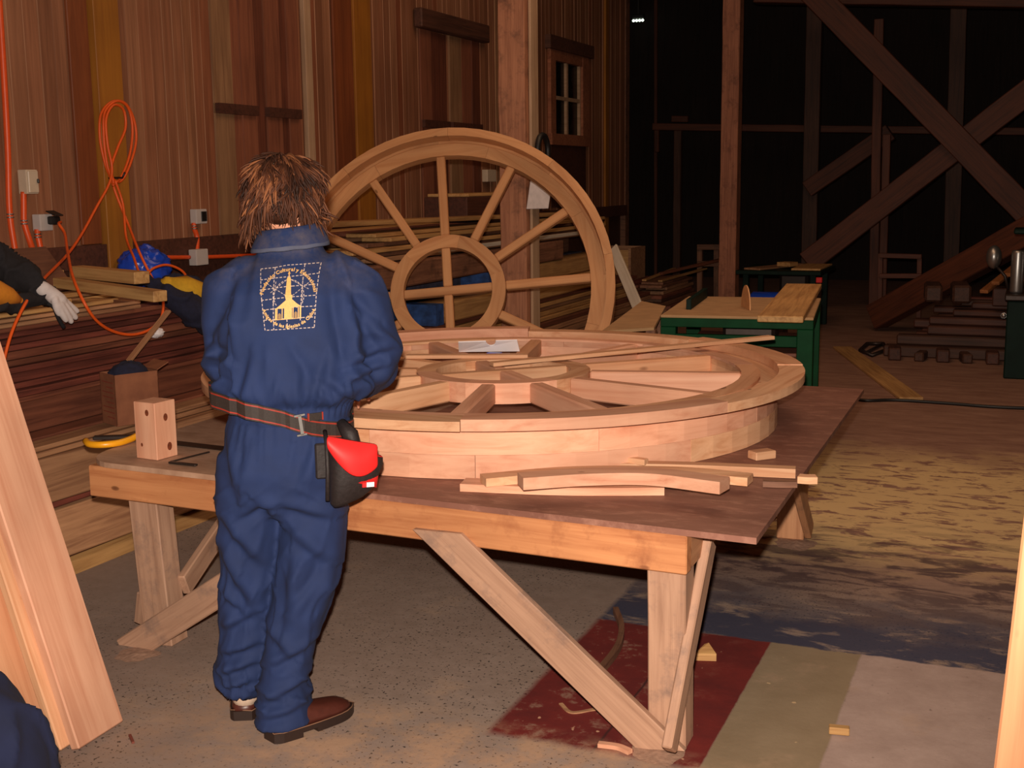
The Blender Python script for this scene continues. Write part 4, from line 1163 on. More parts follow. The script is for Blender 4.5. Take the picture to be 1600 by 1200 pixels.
for vv in bm.verts:
    p = vv.co; x, y, z = p
    n1 = noise.noise(Vector((x * 7, y * 7, z * 3.2)))
    d = 0.006 * n1
    if z < 0.94:                                   # trousers
        lx = -0.15 - (0.7 - z) * 0.09 if x < -0.052 - (0.66 - z) * 0.09 else 0.03 - (0.7 - z) * 0.13
        ang = math.atan2(y, x - lx)
        diag = Vector((ang * 0.55 + z * 3.0, z * 5.0 - ang * 1.1, 3.1 if x < lx else 7.7))
        k = bump(z, 0.45, 0.26) * 0.9 + 0.35
        d += 0.0050 * k * max(-0.6, ridge(diag))
        b = bump(z, 0.12, 0.14)
        d += 0.0075 * b * ridge(Vector((ang * 0.8, z * 17 + ang * 0.8, 1.7 + (3 if x < lx else 0))))
        s = bump(z, 0.70, 0.12)
        d += 0.004 * s * ridge(Vector((x * 7, y * 2, z * 15 + abs(x + 0.05) * 12)))
        d += 0.004 * bump(z, 0.90, 0.10) * ridge(Vector((ang * 4.5, z * 1.5, 4.2)))
    else:
        ang = math.atan2(y, x)
        arm = abs(x - 0.01) > 0.165 or y > 0.16
        if arm:
            d += 0.0085 * ridge(Vector((x * 5 + y * 6, y * 4 - x * 5, z * 8 + y * 9 + 2.0))) * (0.45 + bump(z, 1.07, 0.14))
        else:
            away = min(1.0, max(0.0, (max(abs(x - EMB[0]) / 0.10, abs(z - EMB[1]) / 0.115) - 0.85) / 0.35))
            d *= 0.25 + 0.75 * away
            d += 0.0075 * away * ridge(Vector((x * 9 + z * 2.0, y * 3, z * 2.6 + abs(x) * 3)))
            d += 0.005 * bump(z, 1.02, 0.06) * ridge(Vector((ang * 5, z * 6, 8.8)))
        if not arm: d += 0.0045 * bump(z, 0.978, 0.035) * math.sin(ang * 46 + noise.noise(p * 9) * 3)
    if y < 0.03: d += crease(x, z) * min(1.0, (0.03 - y) / 0.05)
    disp.append(d)
for vv, d in zip(bm.verts, disp): vv.co += vv.normal * d
bmesh.ops.smooth_vert(bm, verts=bm.verts, factor=0.2, use_axis_x=True, use_axis_y=True, use_axis_z=True)
cov_tree = BVHTree.FromBMesh(bm)
coverall = link('coverall', bm, M['coverall'], person, PB, True)

def on_back(x, z, off=0.002, y0=-0.6):
    h = cov_tree.ray_cast(Vector((x, y0, z)), Vector((0, 1, 0)))
    return (h[0] + Vector((0, -off, 0))) if h[0] is not None else Vector((x, -0.14, z))

# collar flap with a pale worn edge
bm = bmesh.new()
rows = []
for j, (rz, rr, oy) in enumerate([(1.462, 0.078, 0.0), (1.468, 0.084, 0.0), (1.44, 0.096, -0.002), (1.412, 0.110, -0.006), (1.405, 0.108, -0.005)]):
    row = []
    for k in range(33):
        a = math.radians(180 + 180 * k / 32 * 1.0) if True else 0
        a = math.radians(165 + 210 * k / 32)
        row.append(bm.verts.new((-0.01 + rr * math.cos(a), 0.066 + oy + rr * 0.92 * math.sin(a), rz + 0.010 + 0.006 * noise.noise(Vector((a * 2, j, 0))) + 0.010 * math.cos(a))))
    rows.append(row)
for j in range(4):
    for k in range(32):
        f = bm.faces.new((rows[j][k], rows[j][k + 1], rows[j + 1][k + 1], rows[j + 1][k]))
        f.material_index = 1 if j == 3 else 0
bm = modded(bm, [('SOLIDIFY', dict(thickness=0.004, offset=1.0)), ('SUBSURF', dict(levels=1))])
link('collar', bm, [M['coverall'], plain('pale_collar_piping', (74, 78, 98), 0.8)], coverall, PB, True)

# embroidered emblem -------------------------------------------------------
M['thread'] = plain('yellow_embroidery_thread', (226, 176, 104), 0.6, var=0.12, scale=250)
M['thread_dim'] = plain('ochre_embroidery_thread', (150, 116, 74), 0.6, var=0.12, scale=250)
M['thread_pale'] = plain('pale_dashed_stitching', (190, 170, 160), 0.7, var=0.12, scale=250)
def E(zx, zy):
    """emblem design units to back coordinates"""
    px = 390 + zx / 8.575; py = 385 + zy / 8.575
    return ((px - 459.5) * 3.35 / 1900 + 0.021, 1.374 - (py - 408) * 0.177 / 104)
ebm = bmesh.new()
def quad_strip(pts, w, mi, off=0.0022):
    """ribbon lying on the cloth through design points"""
    P = []
    for (a, b_), (c, d) in zip(pts[:-1], pts[1:]):
        L = math.hypot(c - a, d - b_); k = max(1, int(L / 40))
        P += [(a + (c - a) * t / k, b_ + (d - b_) * t / k) for t in range(k)]
    P.append(pts[-1])
    A = []
    for i, (a, b_) in enumerate(P):
        q = P[min(i + 1, len(P) - 1)]; r_ = P[max(i - 1, 0)]
        t = Vector((q[0] - r_[0], q[1] - r_[1])); t.normalize(); nx, ny = -t.y * w / 2, t.x * w / 2
        A.append((ebm.verts.new(on_back(*E(a + nx, b_ + ny), off)), ebm.verts.new(on_back(*E(a - nx, b_ - ny), off))))
    for u_, v_ in zip(A[:-1], A[1:]):
        f = ebm.faces.new((u_[0], u_[1], v_[1], v_[0])); f.material_index = mi
def dashed(pts, w=11, dash=34, gap=20, mi=1):
    out = []; acc = 0
    segs = list(zip(pts[:-1], pts[1:]))
    for (a, b_), (c, d) in segs:
        L = math.hypot(c - a, d - b_); t = 0
        while t < L - 4:
            e = min(t + dash, L)
            quad_strip([(a + (c - a) * t / L, b_ + (d - b_) * t / L), (a + (c - a) * e / L, b_ + (d - b_) * e / L)], w, mi)
            t = e + gap
dashed([(130, 235), (330, 215), (490, 185), (925, 165)]); dashed([(925, 165), (885, 1015)]); dashed([(885, 1015), (235, 1045)]); dashed([(235, 1045), (185, 640), (130, 235)])
dashed([(330, 215), (340, 690), (352, 1040)]); dashed([(722, 180), (715, 460), (708, 720), (700, 930)]); dashed([(525, 900), (535, 1025)])
dashed([(145, 378), (350, 352), (910, 300)]); dashed([(150, 510), (505, 465), (580, 460), (918, 440)]); dashed([(178, 645), (500, 608), (590, 600), (905, 585)])
dashed([(195, 775), (370, 758), (715, 735), (900, 730)]); dashed([(225, 910), (360, 900), (725, 880), (890, 875)])
cir = [(545 + 200 * math.cos(math.radians(a)), 590 - 215 * math.sin(math.radians(a))) for a in range(-40, 221, 13)]
dashed(cir, 9, 30, 16)
for s in ((240, 425, 500, 580), (360, 400, 345, 700), (300, 545, 505, 375), (830, 390, 600, 580), (715, 360, 725, 690), (570, 380, 800, 500)):
    dashed([s[:2], s[2:]], 8, 30, 16)
def fill(pts, mi=0, off=0.0026):
    f = ebm.faces.new([ebm.verts.new(on_back(*E(a, b_), off)) for a, b_ in pts]); f.material_index = mi
quad_strip([(527, 268), (531, 345)], 16, 0); quad_strip([(512, 295), (545, 292)], 10, 0)
fill([(512, 340), (548, 338), (560, 372), (502, 376)])
fill([(505, 372), (558, 370), (566, 470), (503, 474)]); fill([(503, 474), (566, 470), (576, 580), (498, 584)])
fill([(492, 580), (594, 574), (588, 640), (510, 646)])
fill([(512, 640), (592, 634), (655, 690), (712, 728), (545, 748), (370, 762), (440, 705)])
for x0, x1, y0, y1 in ((368, 390, 760, 908), (392, 400, 760, 905), (455, 468, 755, 902), (488, 592, 745, 896), (600, 612, 742, 890), (668, 680, 735, 886), (690, 712, 730, 884)):
    fill([(x0, y0), (x1, y0 - 2), (x1, y1 - 2), (x0, y1)])
for x0, x1, y0, y1 in ((408, 446, 834, 902), (622, 660, 812, 888)):
    fill([(x0, y0), ((x0 + x1) / 2, y0 - 18), (x1, y0), (x1, y1), (x0, y1)], 2, 0.0024)
quad_strip([(358, 908), (722, 884)], 10, 0)
# lettering on two arcs, from the built in font
def glyph(ch):
    cu = bpy.data.curves.new('glyph', 'FONT'); cu.body = ch; cu.size = 1.0; cu.resolution_u = 2; cu.offset = 0.028
    o = bpy.data.objects.new('glyph', cu); COL.objects.link(o)
    dg = bpy.context.evaluated_depsgraph_get(); dg.update()
    me = bpy.data.meshes.new_from_object(o.evaluated_get(dg))
    vs = [tuple(v.co) for v in me.vertices]; fs = [tuple(p.vertices) for p in me.polygons]
    w = max([v[0] for v in vs] + [0.0]) + 0.06 if vs else 0.28
    bpy.data.objects.remove(o); bpy.data.curves.remove(cu); bpy.data.meshes.remove(me)
    return vs, fs, w
def arc_text(text, cx, cy, r, a_mid, size, inward):
    G = [glyph(c) for c in text]
    tot = sum(g[2] for g in G) * size
    pos = -tot / 2
    for vs, fs, w in G:
        if vs:
            V = []
            for x, y, z_ in vs:
                s = pos + x * size
                if not inward:   # over the top, letters stand outwards
                    a = a_mid - s / r; rr = r + y * size
                    V.append(ebm.verts.new(on_back(*E(cx + rr * math.cos(a), cy - rr * math.sin(a)), 0.0028)))
                else:            # along the bottom, letters stand inwards
                    a = a_mid + s / r; rr = r - y * size
                    V.append(ebm.verts.new(on_back(*E(cx + rr * math.cos(a), cy - rr * math.sin(a)), 0.0028)))
            for f in fs:
                try:
                    q = ebm.faces.new([V[i] for i in f]); q.material_index = 0
                except ValueError: pass
        pos += w * size
arc_text('Fundaci\u00f3n Cultural y Educacional', 538, 600, 338, math.radians(92), 66, False)
arc_text('Amigos de las Iglesias de Chilo\u00e9', 548, 640, 376, math.radians(270), 64, True)
link('back_emblem', ebm, [M['thread'], M['thread_pale'], M['thread_dim']], coverall, PB)

# hair ----------------------------------------------------------------------
def hair_mat():
    m, nt, b = new_mat('tousled_brown_hair')
    L = nt.links.new
    at = nd(nt, 'ShaderNodeAttribute', attribute_name='strand')
    r = ramp(nt, [(0.0, lin((42, 23, 15))), (0.55, lin((80, 44, 27))), (1.0, lin((138, 86, 54)))]); L(at.outputs['Fac'], r.inputs['Fac'])
    L(r.outputs[0], b.inputs['Base Color']); b.inputs['Roughness'].default_value = 0.6; b.inputs['Specular IOR Level'].default_value = 0.25
    return m
HRG = random.Random(12)
bm = bmesh.new()
blob(bm, hp(0, -0.008, 0.022), 0.1, (0.87, 1.04, 1.0), HR)
blob(bm, hp(0, -0.036, -0.04), 0.085, (0.80, 0.6, 0.8), HR)
lay = bm.verts.layers.float.new('strand')
for vv in bm.verts: vv[lay] = 0.15
def strand(root, tip, sag, r0, tone):
    mid = (root + tip) / 2 + sag
    P = [root, root * .4 + mid * .6, mid * .45 + tip * .55, tip]
    before = len(bm.verts)
    rings = tube_pts(bm, spline(P, 3), [r0, r0, r0 * .98, r0 * .95, r0 * .9, r0 * .8, r0 * .66, r0 * .5, r0 * .3, r0 * .08], 4)
    for rg in rings:
        for vv in rg: vv[lay] = tone
for i in range(2600):
    th = HRG.uniform(0, 2 * math.pi); ph = math.asin(HRG.uniform(-0.72, 1.0))
    dx, dy, dz = math.cos(th) * math.cos(ph), math.sin(th) * math.cos(ph), math.sin(ph)
    if dy > 0.30 and dz < 0.52: continue
    root = hp(dx * 0.086, dy * 0.102 - 0.008, dz * 0.099 + 0.022)
    outn = (root - hp(0, -0.008, 0.022)).normalized()
    L = HRG.uniform(0.045, 0.095) * (0.6 if dy > 0.25 else 1.0)
    cl = noise.noise(root * 22) * 1.5          # neighbouring locks swing the same way
    c2 = noise.noise(root * 22 + Vector((7, 3, 1))) * 1.2
    fall = Vector((outn.x * 0.55 + cl + HRG.uniform(-.25, .25), outn.y * 0.4 + c2 * .6 + HRG.uniform(-.2, .2) - 0.2, -0.9 + HRG.uniform(-.25, .25)))
    fall -= outn * fall.dot(outn) * 0.85
    fall.normalize()
    tip = root + fall * L + outn * (HRG.uniform(-0.004, 0.014) + 0.016 * noise.noise(root * 26 + Vector((3, 9, 2))))
    wav = Vector((noise.noise(root * 40), noise.noise(root * 40 + Vector((5, 0, 0))), 0)) * 0.034
    strand(root, tip, outn * HRG.uniform(0.006, 0.014) + wav, HRG.uniform(0.0022, 0.0048), min(1, max(0, 0.42 + noise.noise(root * 34) * 1.0 + HRG.gauss(0, 0.12))))
for i in range(900):   # locks covering the nape and flicking out over the collar and ears
    a = HRG.uniform(math.pi * 0.95, math.pi * 2.05)
    root = hp(math.cos(a) * 0.080, math.sin(a) * 0.090 - 0.008, -0.012 + HRG.uniform(-.05, .05))
    o = Vector((math.cos(a), math.sin(a) * 0.7, 0))
    side = abs(math.cos(a))
    tip = root + Vector((o.x * HRG.uniform(0.0, 0.045) + HRG.uniform(-.02, .02), o.y * HRG.uniform(-0.02, 0.02), -HRG.uniform(0.050, 0.100 + 0.015 * side)))
    strand(root, tip, o * HRG.uniform(0.006, 0.02) + Vector((HRG.uniform(-.012, .012), 0, -0.006)), HRG.uniform(0.0022, 0.0045), min(1, max(0, 0.4 + HRG.gauss(0, 0.22))))
link('hair', bm, hair_mat(), person, PB, True)

# tool belt -----------------------------------------------------------------
M['belt'] = plain('black_webbing', (44, 34, 30), 0.7, var=0.2, scale=200)
M['belt_red'] = plain('red_stitching', (150, 44, 28), 0.6)
M['pouch'] = plain('black_nylon', (34, 26, 26), 0.65, var=0.25, scale=90, bump=0.3)
M['pouch_red'] = plain('red_nylon_lining', (226, 36, 36), 0.55, var=0.08, scale=30)
def belt_pt(a, dz, off):
    d = Vector((math.cos(a), math.sin(a), 0))
    z0 = 0.962 - 0.052 * math.cos(a) + dz
    zc = max(0.87, min(0.965, z0))
    h = cov_tree.ray_cast(Vector((-0.02, 0, z0)) + d * 0.5, -d)
    rr = (h[0] - Vector((-0.02, 0, z0))).length if h[0] is not None else 0.17
    return d, rr, z0
belt_r = []
NB = 72
for k in range(NB):
    a = 2 * math.pi * k / NB
    belt_r.append(max(belt_pt(a, q, 0)[1] for q in (-0.022, 0.0, 0.022)))
belt_r = [max(belt_r[(k + j) % NB] for j in (-1, 0, 1)) for k in range(NB)]
bm = bmesh.new()
rows = []
hs = [-0.024, -0.020, -0.016, 0.016, 0.020, 0.024]
for k in range(NB):
    a = 2 * math.pi * k / NB
    d = Vector((math.cos(a), math.sin(a), 0))
    zc = 0.962 - 0.052 * math.cos(a)
    ro = min(belt_r[k] + 0.004, 0.24)
    base = Vector((-0.02, 0, zc)) + d * ro
    rows.append([bm.verts.new(base + Vector((0, 0, q))) for q in hs] + [bm.verts.new(base + d * 0.004 + Vector((0, 0, q))) for q in hs])
for k in range(NB):
    A = rows[k]; Bq = rows[(k + 1) % NB]
    for j in range(5):
        f = bm.faces.new((A[6 + j], Bq[6 + j], Bq[7 + j], A[7 + j])); f.material_index = 1 if j in (1, 3) else 0
        bm.faces.new((A[j], A[j + 1], Bq[j + 1], Bq[j]))
    bm.faces.new((A[0], Bq[0], Bq[6], A[6])); bm.faces.new((A[5], A[11], Bq[11], Bq[5]))
belt = link('tool_belt', bm, [M['belt'], M['belt_red']], person, PB, False)
def on_belt(a, dz=0.0, out=0.006):
    k = int(round(a / (2 * math.pi) * NB)) % NB
    d = Vector((math.cos(a), math.sin(a), 0))
    return Vector((-0.02, 0, 0.962 - 0.052 * math.cos(a) + dz)) + d * (min(belt_r[k] + 0.004, 0.24) + out), d
# buckle, an upright bar with flat ends
a = math.radians(291)
p, d = on_belt(a, 0.0, 0.009)
bm = bmesh.new()
rz_ = Matrix.Rotation(a + math.pi / 2, 3, 'Z') @ Matrix.Rotation(-0.12, 3, 'Y')
for lo, hi in (((-.0045, -.004, -.028), (.0045, .004, .028)), ((-.015, -.004, .025), (.015, .004, .030)), ((-.015, -.004, -.030), (.015, .004, -.025))):
    add_box(bm, lo, hi)
for vv in bm.verts: vv.co = rz_ @ vv.co + p
link('buckle', bm, M['steel'], belt, PB)
# loose strap end above the belt
p, d = on_belt(math.radians(304), 0.034, 0.010)
bm = bmesh.new(); rz2 = Matrix.Rotation(math.radians(304) + math.pi / 2, 3, 'Z')
add_box(bm, (-.022, -.002, -.010), (.022, .002, .010)); add_box(bm, (-.024, -.003, -.011), (-.020, .003, .011), 1); add_box(bm, (.018, -.003, -.011), (.022, .003, .011), 1)
for vv in bm.verts: vv.co = rz2 @ vv.co + p
link('strap_end', bm, [M['belt'], M['belt_red']], belt, PB)
# pouch hanging at the right hip
pc_, d = on_belt(math.radians(322), -0.02, 0.0)
PX, PY = 0.172, -0.150
PZ = 0.075
def pouch_ring(cx, z, wx, wy, tilt):
    return ((PX + cx, PY, z + PZ), (wx * 0.80, wx * 0.42, tilt), (-wy * 0.45, wy * 0.85, 0), 2.8)
bm = bmesh.new()
R = loft_bm(bm, [pouch_ring(-0.012, 0.655, 0.050, 0.022, 0.012), pouch_ring(-0.004, 0.67, 0.066, 0.034, 0.016), pouch_ring(0.004, 0.72, 0.074, 0.042, -0.004), pouch_ring(0.012, 0.775, 0.080, 0.046, -0.022), pouch_ring(0.012, 0.80, 0.080, 0.046, -0.028)], 28, 0, False)
bm.faces.new(R[0][::-1])
inner = []
for ring_, (dz, sc) in zip([R[-1], R[-1], R[-1]], [(0.004, 0.93), (-0.02, 0.88), (-0.09, 0.8)]):
    c = sum((vv.co for vv in R[-1]), Vector()) / 28
    inner.append([bm.verts.new(c + (vv.co - c) * sc + Vector((0, 0, dz))) for vv in R[-1]])
chain = [R[-1]] + inner
for A, Bq in zip(chain[:-1], chain[1:]):
    for k in range(28):
        f = bm.faces.new((A[k], A[(k + 1) % 28], Bq[(k + 1) % 28], Bq[k])); f.material_index = 1
f = bm.faces.new(inner[-1]); f.material_index = 1
for vv in bm.verts:
    vv.co += Vector((1, 0.4, 0)) * 0.004 * noise.noise(vv.co * 22)
pouch = link('pouch', bm, [M['pouch'], M['pouch_red']], belt, PB, True)
# red front flap of the lining folded over the rim
bm = bmesh.new()
G = []
for i in range(8):
    t = i / 7
    row = []
    for j in range(5):
        s = j / 4
        x = PX - 0.056 + 0.132 * t; y = PY - 0.060 + 0.052 * t - 0.026 * math.sin(math.pi * (0.1 + 0.8 * t)) * min(1, s * 3) - 0.006 * math.sin(math.pi * s)
        z = PZ + 0.852 - 0.036 * t - s * (0.028 + 0.070 * math.sin(math.pi * min(1, 0.02 + t * 0.82)))
        row.append(bm.verts.new((x, y + 0.004 * noise.noise(Vector((t * 5, s * 4, 1))), z)))
    G.append(row)
for A, Bq in zip(G[:-1], G[1:]):
    for k in range(4): bm.faces.new((A[k], A[k + 1], Bq[k + 1], Bq[k]))
bm = modded(bm, [('SOLIDIFY', dict(thickness=0.004, offset=0.0)), ('SUBSURF', dict(levels=1))])
link('red_lining_flap', bm, M['pouch_red'], pouch, PB, True)
bm = bmesh.new()
tube_pts(bm, [(PX - 0.072, PY + 0.01, 0.925), (PX - 0.060, PY - 0.045, 0.90), (PX - 0.058, PY - 0.055, 0.83), (PX - 0.062, PY - 0.054, 0.745)], 0.006, 8)
tube_pts(bm, [(PX - 0.03, PY + 0.03, 0.945), (PX + 0.0, PY - 0.005, 0.915), (PX + 0.02, PY - 0.005, 0.875)], [0.014, 0.024, 0.012], 8)
link('hanging_strap', bm, M['pouch'], pouch, PB, True)
bm = bmesh.new()
for x0, x1, mi in ((0.030, 0.042, 0), (0.042, 0.064, 1)):
    add_box(bm, (x0, -.0015, -.0065), (x1, .0015, .0065), mi)
rr_ = Matrix.Rotation(math.radians(27), 3, 'Z') @ Matrix.Rotation(0.05, 3, 'Y')
for vv in bm.verts: vv.co = rr_ @ vv.co + Vector((PX + 0.006, PY - 0.0545, 0.785))
link('sewn_tag', bm, [M['pouch_red'], M['white']], pouch, PB)
# dark holster flap on the trousers left of the pouch
bm = box_bm(0.05, 0.014, 0.10, 0.005)
link('side_holder', bm, M['pouch'], belt, PB @ Matrix.Translation((PX - 0.078, PY + 0.016, 0.84)) @ Matrix.Rotation(0.3, 4, 'Z'))

# shoes ----------------------------------------------------------------------
M['leather'] = plain('brown_shoe_leather', (78, 38, 30), 0.4, var=0.15, scale=40, bump=0.1)
M['welt'] = plain('tan_welt_thread', (128, 92, 70), 0.7)
M['sole'] = plain('dark_brown_sole', (42, 28, 24), 0.5, var=0.1)
M['sock'] = plain('pale_sock', (200, 176, 156), 0.9, var=0.06, scale=80)
def shoe(heel, ang, L=0.285, back=0.085):
    m = PB @ Matrix.Translation(heel) @ Matrix.Rotation(ang, 4, 'Z')
    def prof(t):  # half width along the length
        return 0.5 * (0.066 + 0.034 * math.sin(min(1, t * 1.25) * math.pi * 0.62)) * (1 - max(0, (t - 0.72) / 0.28) ** 2.4 * 0.78) * (1 - max(0, (0.08 - t) / 0.08) ** 2 * 0.35)
    bm = bmesh.new()
    rings = []
    for k in range(15):
        t = k / 14; y = t * L
        w = prof(t)
        top = back + (0.08 - back) * min(1, t / 0.3) if t < 0.33 else 0.085 - 0.035 * ((t - 0.33) / 0.67)
        if t > 0.86: top -= 0.022 * ((t - 0.86) / 0.14) ** 2
        b0 = 0.028
        ring = []
        for q in range(13):
            a = math.pi * q / 12
            ring.append(bm.verts.new((w * math.copysign(abs(math.cos(a)) ** 0.7, math.cos(a)), y, b0 + (top - b0) * math.sin(a) ** 0.75)))
        rings.append(ring)
    for A, Bq in zip(rings[:-1], rings[1:]):
        for q in range(12): bm.faces.new((A[q], A[q + 1], Bq[q + 1], Bq[q]))
        bm.faces.new((A[12], A[0], Bq[0], Bq[12]))
    bm.faces.new(rings[0]); bm.faces.new(rings[-1][::-1])
    o = link('shoe', bm, M['leather'], person, m, True)
    bm = bmesh.new()
    n = 24; out = []
    for k in range(n + 1):
        t = k / n; out.append((prof(t) + 0.006, t * (L + 0.008) - 0.004))
    loop = out + [(-w, y) for w, y in reversed(out)]
    def slab(z0, z1, pts):
        lo = [bm.verts.new((x, y, z0)) for x, y in pts]; hi = [bm.verts.new((x, y, z1)) for x, y in pts]
        N = len(pts)
        for k in range(N): bm.faces.new((lo[k], lo[(k + 1) % N], hi[(k + 1) % N], hi[k]))
        bm.faces.new(hi); bm.faces.new(lo[::-1])
    slab(0.016, 0.030, loop)
    h = [p for p in out if p[1] < L * 0.3]; slab(0.0005, 0.016, h + [(-w, y) for w, y in reversed(h)])
    h = [p for p in out if p[1] > L * 0.42]; slab(0.003, 0.016, h + [(-w, y) for w, y in reversed(h)])
    link('sole', bm, M['sole'], o, m)
    bm = bmesh.new()
    tube_pts(bm, [(x * 0.99, y, 0.0315) for x, y in loop[::2]], 0.0016, 6, closed=True)
    link('welt_stitching', bm, M['welt'], o, m, True)
    return o
shoe(Vector((-0.207, 0.035, 0)), math.radians(4), back=0.046)
shoe(Vector((-0.098, -0.105, 0)), math.radians(-46))
bm = bmesh.new()
loft_bm(bm, [((-0.207, 0.085, 0.034), (0.034, 0, 0), (0, 0.046, 0), 2), ((-0.207, 0.086, 0.06), (0.044, 0, 0), (0, 0.056, 0), 2), ((-0.205, 0.080, 0.12), (0.050, 0, 0), (0, 0.062, 0), 2)], 20)
link('sock', bm, M['sock'], person, PB, True)

# ------------------------------------------------------------------ electrical boxes, conduits and cords on the left wall
CX = WX + 0.03
def conduit(pts, label, clips=(), r=0.016, name='conduit'):
    P = spline(pts, 8)
    o0 = P[len(P) // 2].copy()
    bm = bmesh.new(); tube_pts(bm, [p - o0 for p in P], r, 12)
    o = tag(link(name, bm, M['orange_pipe'], None, Matrix.Translation(o0), True), label, 'conduit')
    for c in clips:
        bm = bmesh.new(); c = Vector(c)
        for dz in (-0.008, 0.008):
            tube_pts(bm, [(0, 0.019 * math.cos(a) , dz) if False else (0.019 * math.sin(a), 0.019 * math.cos(a), dz) for a in [math.pi * k / 8 for k in range(9)]], 0.004, 6)
        link('clamp', bm, M['steel'], o, Matrix.Translation(c), True)
    return o
conduit([(-4.870, 4.867, 2.901), (-4.870, 4.853, 2.215), (-4.870, 4.839, 1.799), (-4.870, 4.818, 1.474), (-4.860, 4.825, 1.260)], 'tall orange conduit running up the wall at the left edge', [(-4.870, 4.816, 1.451)])
conduit([(-4.870, 4.924, 1.571), (-4.870, 4.916, 1.488), (-4.870, 4.912, 1.412), (-4.860, 4.928, 1.321), (-4.860, 4.953, 1.253)], 'short orange conduit under the beige breaker box', [(-4.870, 4.908, 1.415)])
conduit([(-4.870, 4.998, 1.375), (-4.870, 5.003, 1.327), (-4.860, 5.007, 1.249)], 'short orange conduit under the outlet with the black plug', [(-4.870, 4.995, 1.341)])
conduit([(-4.870, 6.322, 1.361), (-4.870, 6.325, 1.321), (-4.865, 6.339, 1.264), (-4.850, 6.306, 1.178)], 'short orange conduit between the two grey boxes left of the carpenter', [(-4.870, 6.320, 1.333)])
conduit([(-4.830, 5.870, 1.173), (-4.830, 6.035, 1.162), (-4.830, 6.207, 1.152)], 'horizontal orange conduit entering the lower grey box from the left', r=0.013)
conduit([(-4.830, 6.322, 1.145), (-4.830, 6.493, 1.138), (-4.830, 7.068, 1.116)], 'horizontal orange conduit leaving the lower grey box to the right', r=0.013)
def ebox(p0, p1, depth, mat, label, x0=WX + 0.006, name='outlet_box', cat='electrical box'):
    p0 = Vector(p0); p1 = Vector(p1)
    sy, sz = abs(p1.y - p0.y), abs(p0.z - p1.z)
    root = empty(name, (x0, (p0.y + p1.y) / 2, min(p0.z, p1.z)), label, cat)
    bm = box_bm(depth, sy, sz, 0.006, 2)
    b = link('housing', bm, M[mat], root, Matrix.Translation((x0 + depth / 2, (p0.y + p1.y) / 2, (p0.z + p1.z) / 2)))
    return root, b, (p0.y + p1.y) / 2, (p0.z + p1.z) / 2, sy, sz, x0 + depth
r_, b_, y, z, sy, sz, xf = ebox((-4.900, 4.914, 1.686), (-4.900, 4.994, 1.560), 0.06, 'beige_box', 'tall beige breaker box on the wall at far left', name='breaker_box')
bm = box_bm(0.012, sy * 0.86, sz * 0.9, 0.004); link('cover', bm, M['beige_box'], b_, Matrix.Translation((xf + 0.004, y, z)))
bm = box_bm(0.012, 0.012, 0.022, 0.003); link('latch', bm, M['black'], b_, Matrix.Translation((xf + 0.014, y + sy * 0.33, z + 0.004)))
r_, b_, y, z, sy, sz, xf = ebox((-4.900, 4.992, 1.453), (-4.900, 5.084, 1.365), 0.055, 'grey_box', 'grey outlet box with a black plug pushed into it')
bm = box_bm(0.05, 0.05, 0.045, 0.01, 2); link('black_plug', bm, M['black'], b_, Matrix.Translation((xf + 0.022, y + 0.03, z + 0.01)))
bm = box_bm(0.07, 0.06, 0.006, 0.002); link('lid', bm, M['black'], b_, Matrix.Translation((xf + 0.03, y + 0.03, z + 0.048)) @ Matrix.Rotation(0.35, 4, 'Y'))
PLUG = Vector((xf + 0.05, y + 0.05, z + 0.0))
r_, b_, y, z, sy, sz, xf = ebox((-4.900, 6.317, 1.445), (-4.900, 6.426, 1.353), 0.05, 'grey_box', 'upper grey outlet box with a dark socket left of the carpenter')
bm = box_bm(0.006, 0.05, 0.062, 0.002); link('socket', bm, M['black'], b_, Matrix.Translation((xf + 0.003, y + 0.018, z)))
bm = box_bm(0.03, 0.012, 0.066, 0.002); link('socket_rim', bm, M['black'], b_, Matrix.Translation((xf - 0.02, y + sy / 2 + 0.004, z)))
ebox((-4.850, 6.218, 1.199), (-4.850, 6.338, 1.099), 0.06, 'grey_box', 'lower grey junction box on the conduit left of the carpenter', WX + 0.056, 'junction_box')
ebox((-4.900, 10.772, 1.706), (-4.900, 10.978, 1.590), 0.06, 'beige_box', 'pale junction box seen between spokes of the upright wheel', name='junction_box')

def cord(name, pts, r, mat, label, cat='cord', n=8):
    P = spline(pts, n)
    o0 = P[len(P) // 2].copy()
    bm = bmesh.new(); tube_pts(bm, [p - o0 for p in P], r, 8)
    return tag(link(name, bm, mat, None, Matrix.Translation(o0), True), label, cat)
cA = [PLUG, (-4.720, 5.000, 1.402), (-4.660, 4.973, 1.354), (-4.500, 4.812, 1.281), (-4.220, 4.534, 1.178), (-4.090, 4.453, 1.066), (-4.080, 4.518, 0.969), (-4.090, 4.633, 0.903), (-4.090, 4.768, 0.868), (-4.090, 4.898, 0.875), (-4.100, 5.003, 0.915), (-4.120, 5.059, 0.975),
      (-4.300, 5.270, 1.011), (-4.450, 5.387, 1.092), (-4.540, 5.403, 1.230), (-4.720, 5.535, 1.383), (-4.790, 5.536, 1.544), (-4.800, 5.518, 1.623), (-4.800, 5.471, 1.722), (-4.810, 5.455, 1.862), (-4.810, 5.478, 1.992), (-4.800, 5.561, 2.062), (-4.790, 5.659, 2.057), (-4.790, 5.726, 1.959), (-4.790, 5.725, 1.833),
      (-4.790, 5.646, 1.687), (-4.785, 5.564, 1.619), (-4.775, 5.487, 1.648), (-4.780, 5.460, 1.739), (-4.780, 5.453, 1.879), (-4.780, 5.475, 2.002), (-4.770, 5.563, 2.065), (-4.770, 5.655, 2.034), (-4.770, 5.682, 1.921), (-4.770, 5.647, 1.777), (-4.770, 5.566, 1.651), (-4.765, 5.481, 1.598)]
